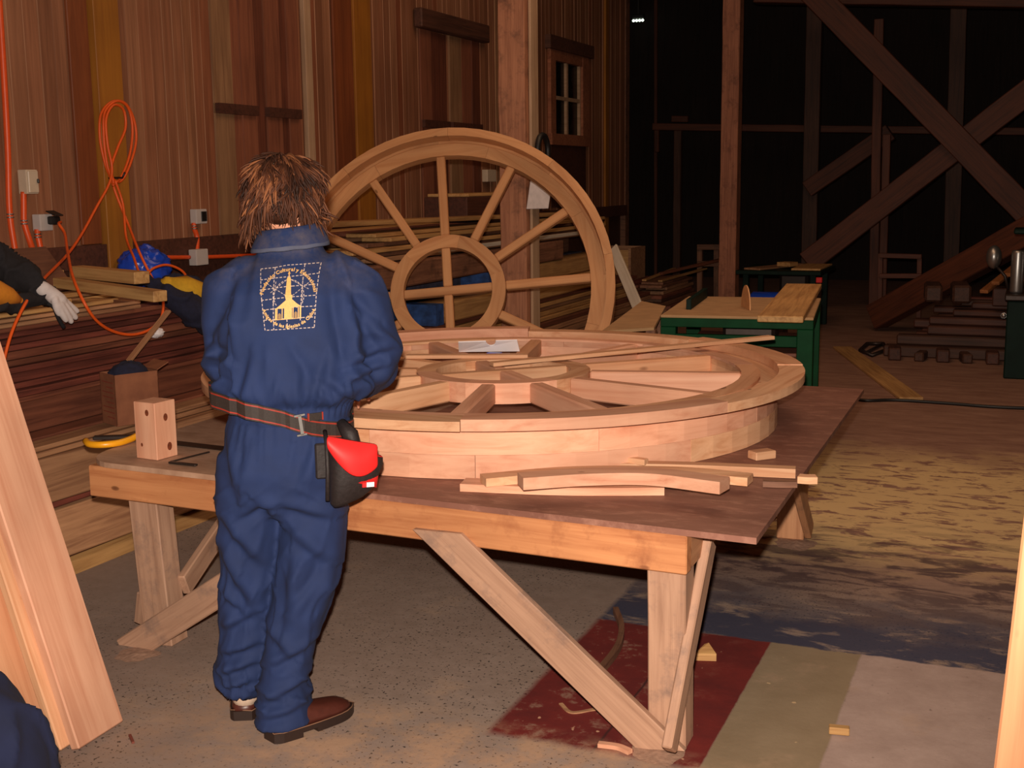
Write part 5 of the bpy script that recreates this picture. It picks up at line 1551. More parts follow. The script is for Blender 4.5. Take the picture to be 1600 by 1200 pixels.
cord('extension_cord', cA, 0.0075, M['orange_cable'], 'orange extension cord from the black plug, looping low, coiled on the amber post')
cB = [(-4.750, 5.475, 1.605), (-4.750, 5.463, 1.697), (-4.755, 5.532, 1.810), (-4.755, 5.605, 1.918), (-4.755, 5.599, 2.017), (-4.755, 5.522, 2.041), (-4.755, 5.453, 1.965), (-4.750, 5.444, 1.826), (-4.745, 5.462, 1.697), (-4.740, 5.422, 1.605), (-4.720, 5.286, 1.479), (-4.660, 5.099, 1.348), (-4.550, 4.863, 1.252),
      (-4.300, 4.430, 1.166), (-4.100, 4.128, 1.111), (-4.060, 3.990, 0.999), (-4.050, 3.918, 0.883), (-4.040, 3.874, 0.765), (-4.000, 3.791, 0.615), (-3.900, 3.611, 0.442)]
cord('extension_cord', cB, 0.0075, M['orange_cable'], 'orange cord running from the coil down to the lower left over the dark jacket')
cC = [(-4.735, 5.470, 1.626), (-4.720, 5.503, 1.491), (-4.660, 5.442, 1.315), (-4.500, 5.302, 1.219), (-4.360, 5.197, 1.118), (-4.360, 5.294, 1.156), (-4.360, 5.412, 1.165), (-4.340, 5.509, 1.124), (-4.330, 5.541, 1.057), (-4.320, 5.468, 1.007), (-4.310, 5.334, 1.001), (-4.310, 5.262, 1.025)]
cord('extension_cord', cC, 0.007, M['orange_cable'], 'orange cord tail making a small round loop above the yellow jacket')
bm = bmesh.new(); tube_pts(bm, [(-4.86, 0, 0), (-4.74, 0, 0.0), (-4.72, 0, 0.03)], 0.006, 8)
hk = Vector((-4.800, 5.536, 1.641))
tag(link('cord_hook', bm, M['dark_steel'], None, Matrix.Translation((0, hk.y, hk.z)), True), 'dark iron hook in the amber post holding the orange cord coil', 'hook')

# ------------------------------------------------------------------ things lying on the left stack
tag(beam('wide_board', (-4.660, 3.550, 1.185), (-4.600, 4.850, 1.185), 0.27, 0.028, M['dark_old'], None, (0.75, 0, 0.66), 0.004), 'wide brown board propped flat on the left stack below the outlets', 'board')
tag(beam('squared_offcut', (-4.466, 4.707, 1.125), (-3.668, 4.490, 1.095), 0.075, 0.05, M['yellow_rough'], None, (0, 0, 1), 0.003), 'long squared offcut lying across the left stack beside the cord loop', 'timber')
tag(beam('squared_offcut', (-4.677, 5.060, 1.150), (-4.107, 4.895, 1.140), 0.09, 0.06, M['yellow_rough'], None, (0, 0, 1), 0.003), 'shorter squared offcut behind the long one on the left stack', 'timber')
tag(beam('small_block', (-4.740, 4.860, 1.130), (-4.700, 4.970, 1.130), 0.07, 0.07, M['yellow_rough'], None, (0, 0, 1), 0.003), 'small pale block behind the squared offcuts on the left stack', 'block')

def lump(bm, c, r, sc, rot=None, amp=0.0, f=8, seed=0.0, mi=0, seg=(32, 20)):
    q = bmesh.ops.create_uvsphere(bm, u_segments=seg[0], v_segments=seg[1], radius=1.0)
    fs = set()
    for vv in q['verts']:
        d = vv.co.normalized()
        k = 1 + amp * noise.noise(d * f * 0.4 + Vector((seed, 0, 0))) + amp * 0.8 * (1 - abs(noise.noise(d * f * 0.7 + Vector((0, seed, 3)))) * 2.5)
        p = Vector((d.x * sc[0], d.y * sc[1], d.z * sc[2])) * r * k
        if rot is not None: p = rot @ p
        vv.co = p + Vector(c)
        fs.update(vv.link_faces)
    for fc in fs: fc.material_index = mi
hat = Vector((-4.720, 5.643, 1.026))
bm = bmesh.new(); lump(bm, (0, 0, 0.085), 0.14, (1.0, 1.05, 0.9), None, 0.16, 6, 2.0, 0, (48, 32))
for vv in bm.verts: vv.co.z = max(vv.co.z, 0.0)
tag(link('plastic_bag', bm, M['blue_plastic'], None, Matrix.Translation(hat), True), 'shiny bright blue plastic bag on the left stack below the orange cords', 'bag')

# dark and yellow jacket next to the carpenter's left shoulder
jk = Vector((-4.200, 5.318, 0.981))
jroot = empty('work_jacket', jk, 'dark navy jacket with a yellow panel hanging off the stack beside the carpenter', 'jacket')
bm = bmesh.new()
limb(bm, [(-4.340, 5.242, 1.088), (-4.240, 5.218, 1.031), (-4.160, 5.240, 0.983), (-4.130, 5.304, 0.933), (-4.130, 5.421, 0.869)], [0.035, 0.06, 0.075, 0.08, 0.08], 16)
limb(bm, [(-4.360, 5.404, 1.075), (-4.300, 5.533, 1.023), (-4.260, 5.676, 0.946)], [0.05, 0.07, 0.08], 16)
bm = modded(bm, [('REMESH', dict(mode='VOXEL', voxel_size=0.012)), ('SMOOTH', dict(factor=0.5, iterations=4))])
bm.normal_update()
for vv in bm.verts: vv.co += vv.normal * (0.012 * ridge(vv.co * 9) - 0.004)
link('body', bm, M['navy_cloth'], jroot, None, True)
bm = bmesh.new()
limb(bm, [(-4.240, 5.253, 1.069), (-4.190, 5.337, 1.039), (-4.170, 5.505, 0.965)], [0.045, 0.075, 0.085], 18)
bm.normal_update()
for vv in bm.verts: vv.co += vv.normal * 0.006 * ridge(vv.co * 12)
link('yellow_panel', bm, M['yellow_cloth'], jroot, None, True)

# dark jacket with amber panel and a white glove at the far left
jroot = empty('work_jacket', Vector((-4.200, 4.137, 1.136)), 'black jacket with an orange panel lying on the stack at the left edge', 'jacket')
bm = bmesh.new()
limb(bm, [(-4.300, 3.966, 1.345), (-4.280, 4.118, 1.271), (-4.200, 4.164, 1.220), (-4.150, 4.205, 1.175), (-4.120, 4.239, 1.127)], [0.10, 0.085, 0.07, 0.062, 0.052], 18)
limb(bm, [(-4.200, 3.846, 1.093), (-4.140, 3.999, 1.091), (-4.120, 4.127, 1.091), (-4.120, 4.274, 1.088)], [0.05, 0.045, 0.04, 0.03], 16)
bm = modded(bm, [('REMESH', dict(mode='VOXEL', voxel_size=0.011)), ('SMOOTH', dict(factor=0.5, iterations=3))])
bm.normal_update()
for vv in bm.verts: vv.co += vv.normal * (0.012 * ridge(vv.co * 10) - 0.004)
link('sleeve', bm, M['black_cloth'], jroot, None, True)
bm = bmesh.new()
limb(bm, [(-4.170, 3.825, 1.164), (-4.130, 3.960, 1.151), (-4.120, 4.034, 1.125), (-4.110, 4.081, 1.101)], [0.065, 0.06, 0.04, 0.018], 16)
link('orange_panel', bm, M['amber_cloth'], jroot, None, True)
bm = bmesh.new()
tube_pts(bm, spline([(-4.100, 4.236, 1.075), (-4.080, 4.253, 1.056), (-4.070, 4.262, 1.012), (-4.070, 4.296, 0.958)], 6), 0.009, 8)
link('dangling_strap', bm, M['black_cloth'], jroot, None, True)
bm = bmesh.new()
limb(bm, [(-4.100, 4.212, 1.144), (-4.090, 4.246, 1.121), (-4.075, 4.282, 1.083)], [0.036, 0.034, 0.038], 16)
for q in ([(-4.070, 4.294, 1.094), (-4.060, 4.328, 1.061), (-4.055, 4.369, 1.028)], [(-4.060, 4.286, 1.077), (-4.050, 4.315, 1.039), (-4.050, 4.352, 1.000)], [(-4.050, 4.262, 1.068), (-4.045, 4.289, 1.030), (-4.045, 4.317, 0.986)], [(-4.050, 4.246, 1.064), (-4.045, 4.264, 1.027), (-4.045, 4.285, 0.996)], [(-4.060, 4.243, 1.093), (-4.050, 4.237, 1.059), (-4.050, 4.250, 1.028)]):
    limb(bm, spline(q, 4), [0.018, 0.0175, 0.017, 0.0165, 0.016, 0.0155, 0.015, 0.0145, 0.013], 12)
bm = modded(bm, [('REMESH', dict(mode='VOXEL', voxel_size=0.005)), ('SMOOTH', dict(factor=0.5, iterations=3))])
tag(link('work_glove', bm, M['white_cloth'], None, None, True), 'white work glove drooping over the edge of the left stack', 'glove')
bm = bmesh.new(); lump(bm, (0, 0, 0.0), 0.04, (0.8, 1.1, 0.6), None, 0.2, 8, 5.0)
tag(link('crumpled_paper', bm, M['white'], None, Matrix.Translation(Vector((-4.165, 5.046, 0.841))), True), 'crumpled white paper tucked into the dark red stack below the cord loop', 'paper')

for k, (y0, y1, x, zc, tilt, w, lab, mk) in enumerate([(2.3, 4.9, -3.70, 0.17, 0.50, 0.20, 'wide pale board leaning low against the front of the left stack', 'pale_rough'), (3.2, 5.5, -3.79, 0.37, 0.50, 0.19, 'wide pale board leaning higher against the front of the left stack', 'pale_rough'),
        (2.6, 5.2, -3.655, 0.012, 1.4, 0.09, 'narrow pale board on the floor along the left stack', 'yellow_rough')]):
    tag(beam('loose_board', (x, y0, zc + .01), (x + 0.03, y1, zc - .02 if k < 2 else zc + .01), w, 0.022, M[mk], None, (1, 0, tilt), 0.004), lab, 'board')

# cardboard box with rags and a lath, standing on the low front stack
def cardboard():
    m, nt, b = new_mat('brown_cardboard')
    L = nt.links.new
    tc = nd(nt, 'ShaderNodeTexCoord')
    n = nd(nt, 'ShaderNodeTexNoise', i_Scale=12.0, i_Detail=5.0); L(tc.outputs['Object'], n.inputs['Vector'])
    r = ramp(nt, [(0.3, lin((126, 76, 52))), (0.7, lin((152, 96, 66)))]); L(n.outputs['Fac'], r.inputs['Fac']); L(r.outputs[0], b.inputs['Base Color'])
    b.inputs['Roughness'].default_value = 0.8
    return m
M['cardboard'] = cardboard(); M['print_red'] = plain('faded_red_print', (140, 58, 40), 0.8)
BZ = ZLOW + 0.001
c0 = Vector((-3.934, 4.450, 0.492)); c0.z = BZ
dl = Vector((-4.206, 4.573, 0.492)) - Vector((-3.934, 4.450, 0.492)); dr = Vector((-dl.y, dl.x, 0)) * -1
if dr.dot(Vector((0, 1, 0))) < 0: dr = -dr
dl = dl.normalized() * 0.16; dr = dr.normalized() * 0.22
bx = empty('cardboard_box', c0 + (dl + dr) / 2, 'open brown cardboard box with faded red print standing on the low left stack', 'box')
ang = math.atan2(dr.y, dr.x)
bmx = Matrix.Translation(c0) @ Matrix.Rotation(ang, 4, 'Z')   # local x along dr, local y along dl
sgn = 1 if (Matrix.Rotation(-ang, 3, 'Z') @ dl).y > 0 else -1
HB = 0.245
bm = bmesh.new(); t = 0.004
W_, D_ = 0.22, 0.16 * sgn
add_box(bm, (0, 0, 0), (W_, D_, t)); add_box(bm, (0, 0, t), (W_, t * sgn, HB)); add_box(bm, (0, D_ - t * sgn, t), (W_, D_, HB)); add_box(bm, (0, 0, t), (t, D_, HB)); add_box(bm, (W_ - t, 0, t), (W_, D_, HB))
link('carton', bm, M['cardboard'], bx, bmx)
bm = bmesh.new()
for k in range(8): add_box(bm, (-0.0012, D_ * 0.12, 0.035 + 0.024 * k), (-0.0002, D_ * (0.85 if k % 3 else 0.6), 0.039 + 0.024 * k))
link('printed_lines', bm, M['print_red'], bx, bmx)
bm = box_bm(0.004, 0.15, 0.07); link('flap', bm, M['cardboard'], bx, bmx @ Matrix.Translation((W_ + 0.03, D_ * 0.5, HB + 0.018)) @ Matrix.Rotation(1.1, 4, 'Y'))
bm = bmesh.new(); lump(bm, (W_ * 0.5, D_ * 0.5, HB - 0.02), 0.072, (1.25, 0.9, 0.9), None, 0.15, 9, 1.0)
tag(link('rag_bundle', bm, M['navy_cloth'], None, bmx, True), 'dark blue rag bundle stuffed into the cardboard box', 'rag')
tag(beam('lath', (-4.000, 4.561, 0.711), (-4.070, 5.036, 0.959), 0.03, 0.014, M['pale_rough'], None, (0, 0, 1), 0.002), 'thin lath standing up out of the cardboard box', 'lath')

# ------------------------------------------------------------------ tools on the bench
hs = empty('hand_saw', Vector((-3.103, 3.459, 0.661)), 'hand saw with a yellow plastic handle lying on the left end of the bench', 'saw')
bm = bmesh.new()
hp_ = spline([(-3.158, 3.401, 0.676), (-3.111, 3.369, 0.674), (-3.059, 3.377, 0.674), (-3.026, 3.423, 0.674), (-3.023, 3.485, 0.676), (-3.026, 3.524, 0.680)], 5)
tube_pts(bm, hp_, 0.0125, 10)
hq = spline([(-3.161, 3.411, 0.676), (-3.195, 3.496, 0.676), (-3.159, 3.559, 0.676), (-3.045, 3.540, 0.678)], 5)
link('handle', bm, M['yellow_handle'], hs, None, True)
beam('blade_back', (-3.199, 3.486, 0.668), (-3.063, 3.559, 0.668), 0.03, 0.014, M['dark_steel'], hs, (0, 0, 1), 0.003)
beam('blade', (-3.049, 3.530, 0.670), (-2.576, 3.510, 0.664), 0.055, 0.002, M['dark_steel'], hs, (0, 0, 1), 0.0)
dv = empty('dividers', Vector((-2.661, 3.286, 0.662)), 'small dark steel dividers lying in front of the knotty block', 'tool')
beam('thick_arm', (-2.672, 3.266, 0.665), (-2.554, 3.259, 0.666), 0.016, 0.007, M['dark_steel'], dv, (0, 0, 1), 0.003)
beam('thin_arm', (-2.674, 3.275, 0.665), (-2.642, 3.446, 0.665), 0.008, 0.005, M['dark_steel'], dv, (0, 0, 1), 0.002)

# ------------------------------------------------------------------ green table saw
SA = math.radians(7)
SO = Matrix.Translation((-1.89, 6.54, 0)) @ Matrix.Rotation(SA, 4, 'Z')
saw = empty('table_saw', SO @ Vector((0.42, 0.55, 0)), 'green framed table saw with a dusty top behind the workbench', 'table saw', rz=SA)
def sp(name, lo, hi, mat, bev=0.003, parent=None):
    c = [(a + b) / 2 for a, b in zip(lo, hi)]; s = [b - a for a, b in zip(lo, hi)]
    return link(name, box_bm(*s, bev), M[mat], parent or saw, SO @ Matrix.Translation(c))
M['dusty_top'] = plain('sawdust_covered_top', (176, 140, 100), 0.85, var=0.12, scale=9)
sp('tabletop', (0, 0, 0.835), (0.83, 1.12, 0.85), 'dusty_top')
sp('frame_rail', (0, 0.0, 0.785), (0.83, 0.045, 0.8345), 'green'); sp('frame_rail', (0.07, 0.004, 0.685), (0.745, 0.04, 0.745), 'green')
sp('frame_rail', (0, 0.05, 0.785), (0.045, 1.07, 0.8345), 'green'); sp('frame_rail', (0.785, 0.05, 0.785), (0.83, 1.07, 0.8345), 'green'); sp('frame_rail', (0, 1.075, 0.785), (0.83, 1.12, 0.8345), 'green')
for x0 in (0.0, 0.745):
    for y0 in (0.0, 1.035):
        sp('leg', (x0 + (0 if x0 == 0 else 0), y0, 0), (x0 + 0.085, y0 + 0.085, 0.784), 'green')
sp('shelf', (0.09, 0.09, 0.62), (0.74, 1.03, 0.64), 'red_mid'); sp('motor_housing', (0.3, 0.4, 0.645), (0.6, 0.8, 0.80), 'dark_steel', 0.02)
sp('fence', (0.10, 0.30, 0.8505), (0.13, 1.06, 0.91), 'green_dark')
bm = bmesh.new()
n = 28; L0 = [(0.12 * math.cos(math.pi * k / n), 0.135 * math.sin(math.pi * k / n)) for k in range(n + 1)]
lo = [bm.verts.new((-0.003, y, z)) for y, z in L0]; hi = [bm.verts.new((0.003, y, z)) for y, z in L0]
for k in range(n): bm.faces.new((lo[k], lo[k + 1], hi[k + 1], hi[k]))
bm.faces.new(hi); bm.faces.new(lo[::-1]); bm.faces.new((lo[0], hi[0], hi[-1], lo[-1]))
link('blade', bm, plain('tan_dusty_blade', (214, 158, 106), 0.6), saw, SO @ Matrix.Translation((0.43, 0.42, 0.851)) @ Matrix.Rotation(0.30, 4, 'Z'))
bm = bmesh.new()
W4 = [Vector((-1.978, 5.782, 0.830)), Vector((-1.772, 6.014, 0.830)), Vector((-2.010, 7.062, 0.830)), Vector((-2.236, 7.316, 0.830))]
lo = [bm.verts.new(p) for p in W4]; hi = [bm.verts.new(p + Vector((0, 0, 0.015))) for p in W4]
for k in range(4): bm.faces.new((lo[k], lo[(k + 1) % 4], hi[(k + 1) % 4], hi[k]))
bm.faces.new(hi); bm.faces.new(lo[::-1])
wing = empty('side_table', (W4[0] + W4[2]) / 2 - Vector((0, 0, 0.83)), 'pale plywood side table left of the green saw', 'table')
link('tabletop', bm, M['dusty_top'], wing)
for p in W4:
    q = p * 0.86 + ((W4[0] + W4[2]) / 2) * 0.14
    beam('leg', (q.x, q.y, 0), (q.x, q.y, 0.829), 0.05, 0.05, M['old_brown'], wing, (0, 1, 0))
tag(beam('thick_board', (-1.193, 6.360, 0.868), (-1.417, 8.382, 0.868), 0.235, 0.033, M['yellow_rough'], None, (0, 0, 1), 0.004), 'thick yellowish board lying along the right side of the green saw', 'board')
wa = Vector((-2.985, 9.000, 1.073)); wb = Vector((-2.546, 8.300, 0.653)); wb = wa + (wb - wa) * ((wa.z - 0.01) / (wa.z - wb.z))
tag(beam('white_plank', wa, wb, 0.085, 0.02, M['white_wood'], None, (0.5, -1, 0), 0.003), 'narrow whitish plank leaning right of the upright wheel', 'plank')

# second machine table further back
t2 = empty('machine_table', (-2.3, 13.0, 0), 'small dark green machine table in the dim back, right of the post', 'table')
def tp(name, lo, hi, mat, parent, bev=0.004):
    c = [(a + b) / 2 for a, b in zip(lo, hi)]; s = [b - a for a, b in zip(lo, hi)]
    return link(name, box_bm(*s, bev), M[mat], parent, Matrix.Translation(c))
tp('tabletop', (-2.86, 12.7, 0.60), (-1.98, 13.7, 0.64), 'green_dark', t2)
for x0, y0 in ((-2.8, 12.78), (-2.10, 12.78), (-2.8, 13.55), (-2.10, 13.55)): tp('leg', (x0, y0, 0), (x0 + 0.06, y0 + 0.06, 0.599), 'green_dark', t2)
tp('motor_cover', (-2.45, 12.95, 0.25), (-2.15, 13.35, 0.598), 'dark_steel', t2, 0.03)
tp('red_switch', (-2.02, 12.66, 0.53), (-1.96, 12.699, 0.585), 'pouch_red', t2)
tag(beam('loose_board', (-2.7, 12.75, .653), (-2.35, 13.6, .653), 0.2, 0.02, M['pale_rough'], None), 'pale loose board on the left of the dim machine table', 'board')
tag(beam('loose_board', (-2.15, 12.8, .653), (-2.15, 13.6, .653), 0.3, 0.02, M['yellow_rough'], None), 'yellowish loose board on the right of the dim machine table', 'board')
tag(beam('small_block', (-2.42, 13.0, .688), (-2.36, 13.15, .688), 0.16, 0.045, M['yellow_rough'], None), 'small block on the pale board of the dim machine table', 'block')
mo = empty('electric_motor', Vector((-2.264, 11.600, 0.000)), 'blue electric motor low behind the green saw', 'motor')
mc = Vector((-2.266, 11.600, 0.507)); mc.z = 0.40
bm = bmesh.new(); tube_pts(bm, [(-0.2, 0, 0), (-0.17, 0, 0), (0.17, 0, 0), (0.2, 0, 0)], [0.10, 0.125, 0.125, 0.10], 20); link('motor_body', bm, M['blue_plastic'], mo, Matrix.Translation(mc), True)
bm = box_bm(0.3, 0.2, 0.27, 0.01); link('mount', bm, M['dark_steel'], mo, Matrix.Translation((mc.x, mc.y, 0.136)))
# dim trestles
tr = empty('trestle_frame', Vector((-1.268, 13.600, 0.000)), 'low dim trestle frame in front of the crossed braces', 'trestle')
for a, b, nm in (((-1.480, 13.600, 0.000), (-1.496, 13.600, 0.781), 'upright'), ((-1.079, 13.600, 0.000), (-1.097, 13.600, 0.772), 'upright'), ((-1.504, 13.560, 0.763), (-1.073, 13.560, 0.755), 'rail'), ((-1.496, 13.560, 0.544), (-1.065, 13.560, 0.552), 'rail')):
    beam(nm, a, b, 0.05, 0.05, M['dark_frame'], tr, (0, 1, 0))
tr = empty('wooden_stool', Vector((-3.906, 15.800, 0.000)), 'dim wooden stool half hidden behind the far post', 'stool')
for a, b, nm in (((-4.027, 15.800, 0.000), (-4.035, 15.800, 0.738), 'leg'), ((-3.803, 15.800, 0.000), (-3.812, 15.800, 0.740), 'leg'), ((-4.056, 15.750, 0.707), (-3.681, 15.750, 0.711), 'rail'), ((-4.053, 15.750, 0.489), (-3.677, 15.750, 0.494), 'rail')):
    beam(nm, a, b, 0.07, 0.07, M['old_brown'], tr, (0, 1, 0))

# grey and green machine at the right edge
mx, my = -0.16, 10.3
mach = empty('drilling_machine', (mx + 0.3, my + 0.3, 0), 'grey metal machine on a dark green base at the right edge', 'machine')
tp('base', (mx, my, 0), (mx + 0.6, my + 0.6, 0.62), 'green_dark', mach, 0.01)
tp('bed', (mx - 0.02, my - 0.02, 0.6205), (mx + 0.62, my + 0.62, 0.67), 'dark_steel', mach, 0.01)
def cyl(name, c, r, h, mat, parent, n=20, ax='Z'):
    bm = bmesh.new(); tube_pts(bm, [(0, 0, 0), (0, 0, 0.02), (0, 0, h - 0.02), (0, 0, h)], [r * .9, r, r, r * .9], n)
    return link(name, bm, M[mat], parent, Matrix.Translation(c) @ (Matrix.Rotation(math.pi / 2, 4, 'X') if ax == 'Y' else Matrix.Identity(4)), True)
cyl('column', (mx + 0.06, my + 0.12, 0.67), 0.05, 0.34, 'steel', mach); cyl('column', (mx + 0.24, my + 0.14, 0.67), 0.08, 0.36, 'steel', mach)
bm = bmesh.new(); blob(bm, (0, 0, 0), 0.10, (1, 1, 0.8)); link('dome_cap', bm, M['steel'], mach, Matrix.Translation((mx + 0.24, my + 0.14, 1.03)), True)
bm = bmesh.new(); blob(bm, (0, 0, 0), 0.085, (0.7, 0.9, 1.1)); link('lamp_shade', bm, M['steel'], mach, Matrix.Translation((mx - 0.12, my + 0.2, 0.95)), True)
bm = bmesh.new(); tube_pts(bm, [(mx + 0.0, my + 0.2, 0.69), (mx - 0.03, my + 0.2, 0.8), (mx - 0.1, my + 0.2, 0.88)], 0.012, 8); link('lamp_arm', bm, M['dark_steel'], mach, None, True)
tp('top_plate', (mx + 0.02, my + 0.0, 1.14), (mx + 0.6, my + 0.4, 1.18), 'green_dark', mach, 0.01)
cyl('spindle', (mx + 0.45, my + 0.2, 0.67), 0.06, 0.468, 'dark_steel', mach)
cyl('knob', (mx - 0.021, my + 0.05, 0.5), 0.022, 0.03, 'steel', mach, 12, 'Y')

# ------------------------------------------------------------------ floor bits
tag(beam('long_board', (-1.598, 11.653, 0.012), (-0.746, 9.072, 0.012), 0.17, 0.022, M['yellow_rough'], None, (0, 0, 1), 0.003), 'long yellowish board lying on the dark floor behind the bench', 'board')
fb = [Vector((-1.411, 11.470, 0.020)), Vector((-1.272, 11.167, 0.020)), Vector((-1.185, 11.589, 0.020)), Vector((-1.263, 11.985, 0.020)), Vector((-1.406, 11.939, 0.020))]
fr_ = empty('metal_bracket', (fb[0] + fb[2]) / 2 - Vector((0, 0, 0.02)), 'small dark metal bracket frame on the floor before the right hand pile', 'bracket')
bm = bmesh.new(); tube_pts(bm, fb, 0.018, 8, closed=True); link('outer_rod', bm, M['dark_steel'], fr_, None, True)
bm = bmesh.new(); tube_pts(bm, [fb[1] * .5 + fb[0] * .5, fb[3]], 0.014, 8); link('cross_rod', bm, M['dark_steel'], fr_, None, True)
cord('floor_cable', [(-1.323, 9.185, 0.012), (-1.078, 8.901, 0.012), (-0.843, 8.983, 0.012), (-0.495, 8.971, 0.012), (-0.158, 8.934, 0.012), (0.328, 9.004, 0.012)], 0.011, M['black'], 'black cable trailing across the floor to the right behind the bench', 'cable')
bm = bmesh.new()
w0 = [(-.035, -.02, 0), (.035, -.02, 0), (.03, .03, 0), (-.025, .03, 0)]; w1 = [(-.035, -.018, .025), (.035, -.018, .025), (.012, .03, .045), (-.002, .03, .04)]
lo = [bm.verts.new(p) for p in w0]; hi = [bm.verts.new(p) for p in w1]
for k in range(4): bm.faces.new((lo[k], lo[(k + 1) % 4], hi[(k + 1) % 4], hi[k]))
bm.faces.new(hi); bm.faces.new(lo[::-1])
tag(link('wedge_offcut', bm, M['yellow_rough'], None, Matrix.Translation(Vector((-0.941, 3.832, 0.001))) @ Matrix.Rotation(0.3, 4, 'Z')), 'small wedge offcut on the red floor panel beside the bench leg', 'offcut')
tag(beam('small_block', (-0.470, 3.415, 0.014), (-0.413, 3.424, 0.014), 0.026, 0.022, M['yellow_rough'], None, (0, 0, 1), 0.002), 'small square block lying on the grey floor panels', 'block')
sweep_strip('curved_lath', [(-1.360, 4.138, 0.001), (-1.285, 3.977, 0.001), (-1.239, 3.801, 0.001), (-1.229, 3.626, 0.001), (-1.238, 3.526, 0.001)], 0.02, 0.025, 'old_brown', 'thin curved lath on the floor between brace and leg')
sweep_strip('shaving', [(-1.267, 3.315, 0.001), (-1.214, 3.267, 0.001), (-1.162, 3.307, 0.001), (-1.119, 3.344, 0.001)], 0.012, 0.004, 'pale_rough', 'bent pale sliver lying on the red floor panel', 'shaving')
sweep_strip('shaving', [(-1.066, 3.089, 0.001), (-1.010, 3.094, 0.001), (-0.967, 3.077, 0.001)], 0.02, 0.012, 'fresh_pink', 'pale shaving in the sawdust left of the front bench foot', 'shaving')
sweep_strip('splinter', [(-2.367, 2.643, 0.001), (-2.324, 2.607, 0.001)], 0.008, 0.006, 'red_dark', 'tiny dark splinter on the floor beside the leaning boards', 'splinter')
M['sawdust'] = plain('loose_sawdust', (160, 126, 106), 0.95, var=0.18, scale=60, bump=0.8)
def dust(p, r, h, label, seed):
    bm = bmesh.new()
    n, mrow = 40, 10
    rows = []
    for i in range(mrow + 1):
        t = i / mrow
        row = []
        for k in range(n):
            a = 2 * math.pi * k / n
            rr = r * t * (1 + 0.35 * noise.noise(Vector((math.cos(a) * 1.7, math.sin(a) * 1.7, seed))))
            z = h * (1 - t) ** 1.3 * (1 + 0.5 * noise.noise(Vector((rr * 40 * math.cos(a), rr * 40 * math.sin(a), seed)))) + 0.0006
            row.append(bm.verts.new((rr * math.cos(a), rr * math.sin(a), z)))
        rows.append(row)
    for A, Bq in zip(rows[:-1], rows[1:]):
        for k in range(n): bm.faces.new((A[k], Bq[k], Bq[(k + 1) % n], A[(k + 1) % n]))
    bmesh.ops.remove_doubles(bm, verts=bm.verts, dist=1e-5)
    tag(link('sawdust', bm, M['sawdust'], None, Matrix.Translation(p), True), label, 'sawdust', kind='stuff')
dust(Vector((-0.894, 3.117, 0.000)), 0.075, 0.006, 'heap of sawdust around the front right bench foot', 1.0)
dust(Vector((-2.772, 3.161, -0.000)), 0.07, 0.005, 'heap of sawdust around the left bench foot', 2.0)
dust(Vector((-0.895, 5.265, 0.000)), 0.09, 0.010, 'heap of sawdust around the far right bench foot', 3.0)

# ------------------------------------------------------------------ boards leaning in the foreground
def leaning(a, d, L, w, t, mat, label, nrm_, name='leaning_board', rough=0.002):
    a = Vector(a); d = Vector(d).normalized()
    return tag(beam(name, a, a + d * L, w, t, M[mat], None, nrm_, 0.004, rough), label, 'board')
LD = (-0.338, -0.014, 1.09); LN = (0.955, 0.03, 0.296)
leaning((-2.440, 2.593, 0.012), LD, 2.1, 0.195, 0.032, 'fresh_pink', 'planed board leaning at the left, in front, its square foot on the floor', LN)
leaning((-2.482, 2.565, 0.012), LD, 2.0, 0.19, 0.03, 'fresh', 'planed board leaning flat against the back of the front one at the left', LN)
leaning((-2.57, 2.53, 0.012), (-0.30, -0.03, 1.09), 2.0, 0.22, 0.03, 'knotty', 'knotty wide board leaning at the far left behind the other two', (0.96, 0.05, 0.27), rough=0.006)
a_ = Vector((0.060, 2.000, 0.088)); b_ = Vector((0.123, 2.000, 1.289)); a_.z = max(a_.z, 0.01)
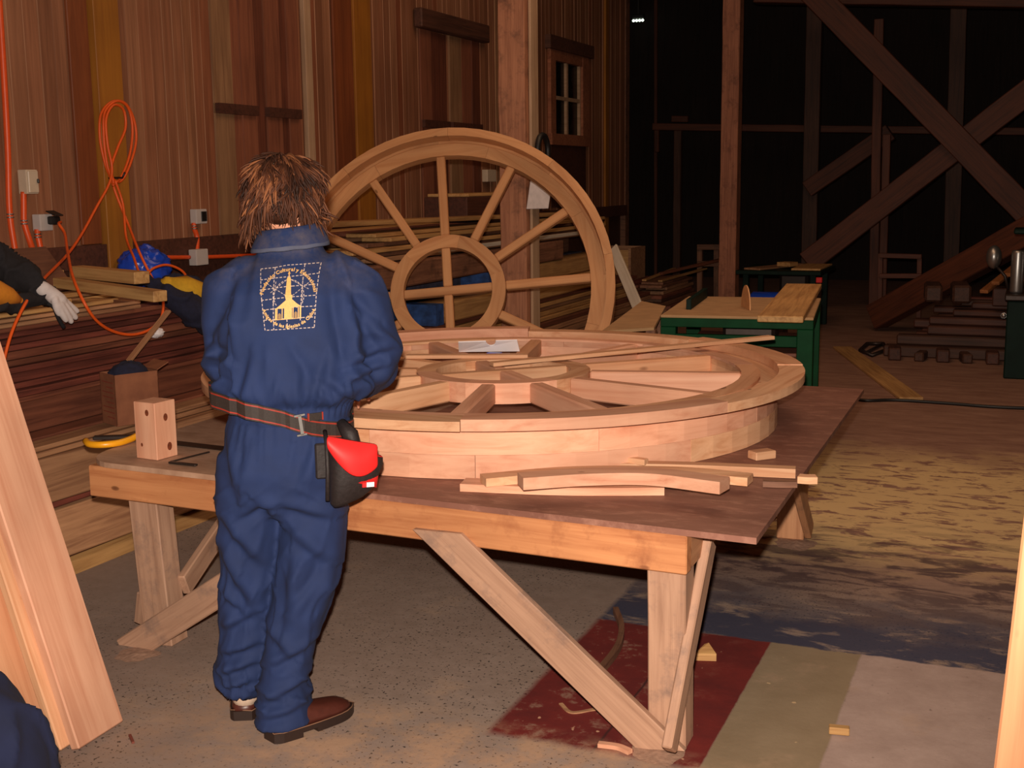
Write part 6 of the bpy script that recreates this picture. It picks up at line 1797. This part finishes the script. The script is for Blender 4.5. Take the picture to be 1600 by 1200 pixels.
leaning(a_, b_ - a_, 2.6, 0.2, 0.035, 'edge_board', 'board standing very close at the right edge of the picture', (-0.1, -1, 0.05), 'standing_board')
# navy garment heaped in the corner
bm = bmesh.new()
cn = Vector((-1.983, 1.750, 0.364)); cn.z += 0.05
loft_bm(bm, [((0, 0, 0.002), (0.20, 0, 0), (0, 0.17, 0), 2), ((0, 0, cn.z * .5), (0.165, 0, 0), (0, 0.15, 0), 2), ((0.0, 0, cn.z), (0.160, 0, 0), (0, 0.15, 0), 2), ((-0.015, 0, cn.z + 0.08), (0.142, 0, 0), (0, 0.14, 0), 2), ((-0.045, 0, cn.z + 0.145), (0.11, 0, 0), (0, 0.11, 0), 2), ((-0.07, 0, cn.z + 0.18), (0.05, 0, 0), (0, 0.03, 0), 2)], 28)
bm = modded(bm, [('REMESH', dict(mode='VOXEL', voxel_size=0.012)), ('SMOOTH', dict(factor=0.5, iterations=6))])
bm.normal_update()
for vv in bm.verts:
    if vv.co.z > 0.02: vv.co += vv.normal * 0.012 * (ridge(Vector((vv.co.x * 7, vv.co.y * 7, vv.co.z * 4))) - 0.4)
gar = tag(link('work_garment', bm, M['navy_heap'], None, Matrix.Translation((cn.x, cn.y, 0)), True), 'dark navy work garment heaped up in the bottom left corner', 'garment')
# rag and hose by the big post
bm = box_bm(0.012, 0.17, 0.24, 0.004, 1)
for vv in bm.verts: vv.co.y += 0.02 * math.sin(vv.co.z * 12)
tag(link('white_rag', bm, M['white_cloth'], None, Matrix.Translation(Vector((-3.22, 8.07, 1.52))) @ Matrix.Rotation(-0.75, 4, 'Z')), 'white rag hanging on the big post behind the upright wheel', 'rag')
bm = bmesh.new(); tube_pts(bm, [(0, 0.10 * math.cos(2 * math.pi * k / 28), 0.11 * math.sin(2 * math.pi * k / 28)) for k in range(28)], 0.022, 8, closed=True)
tag(link('rubber_hose', bm, M['black'], None, Matrix.Translation(Vector((-3.240, 8.182, 1.804)) + Vector((0, 0, 0))), True), 'black hose loop hanging right of the big post above the wheel rim', 'hose')
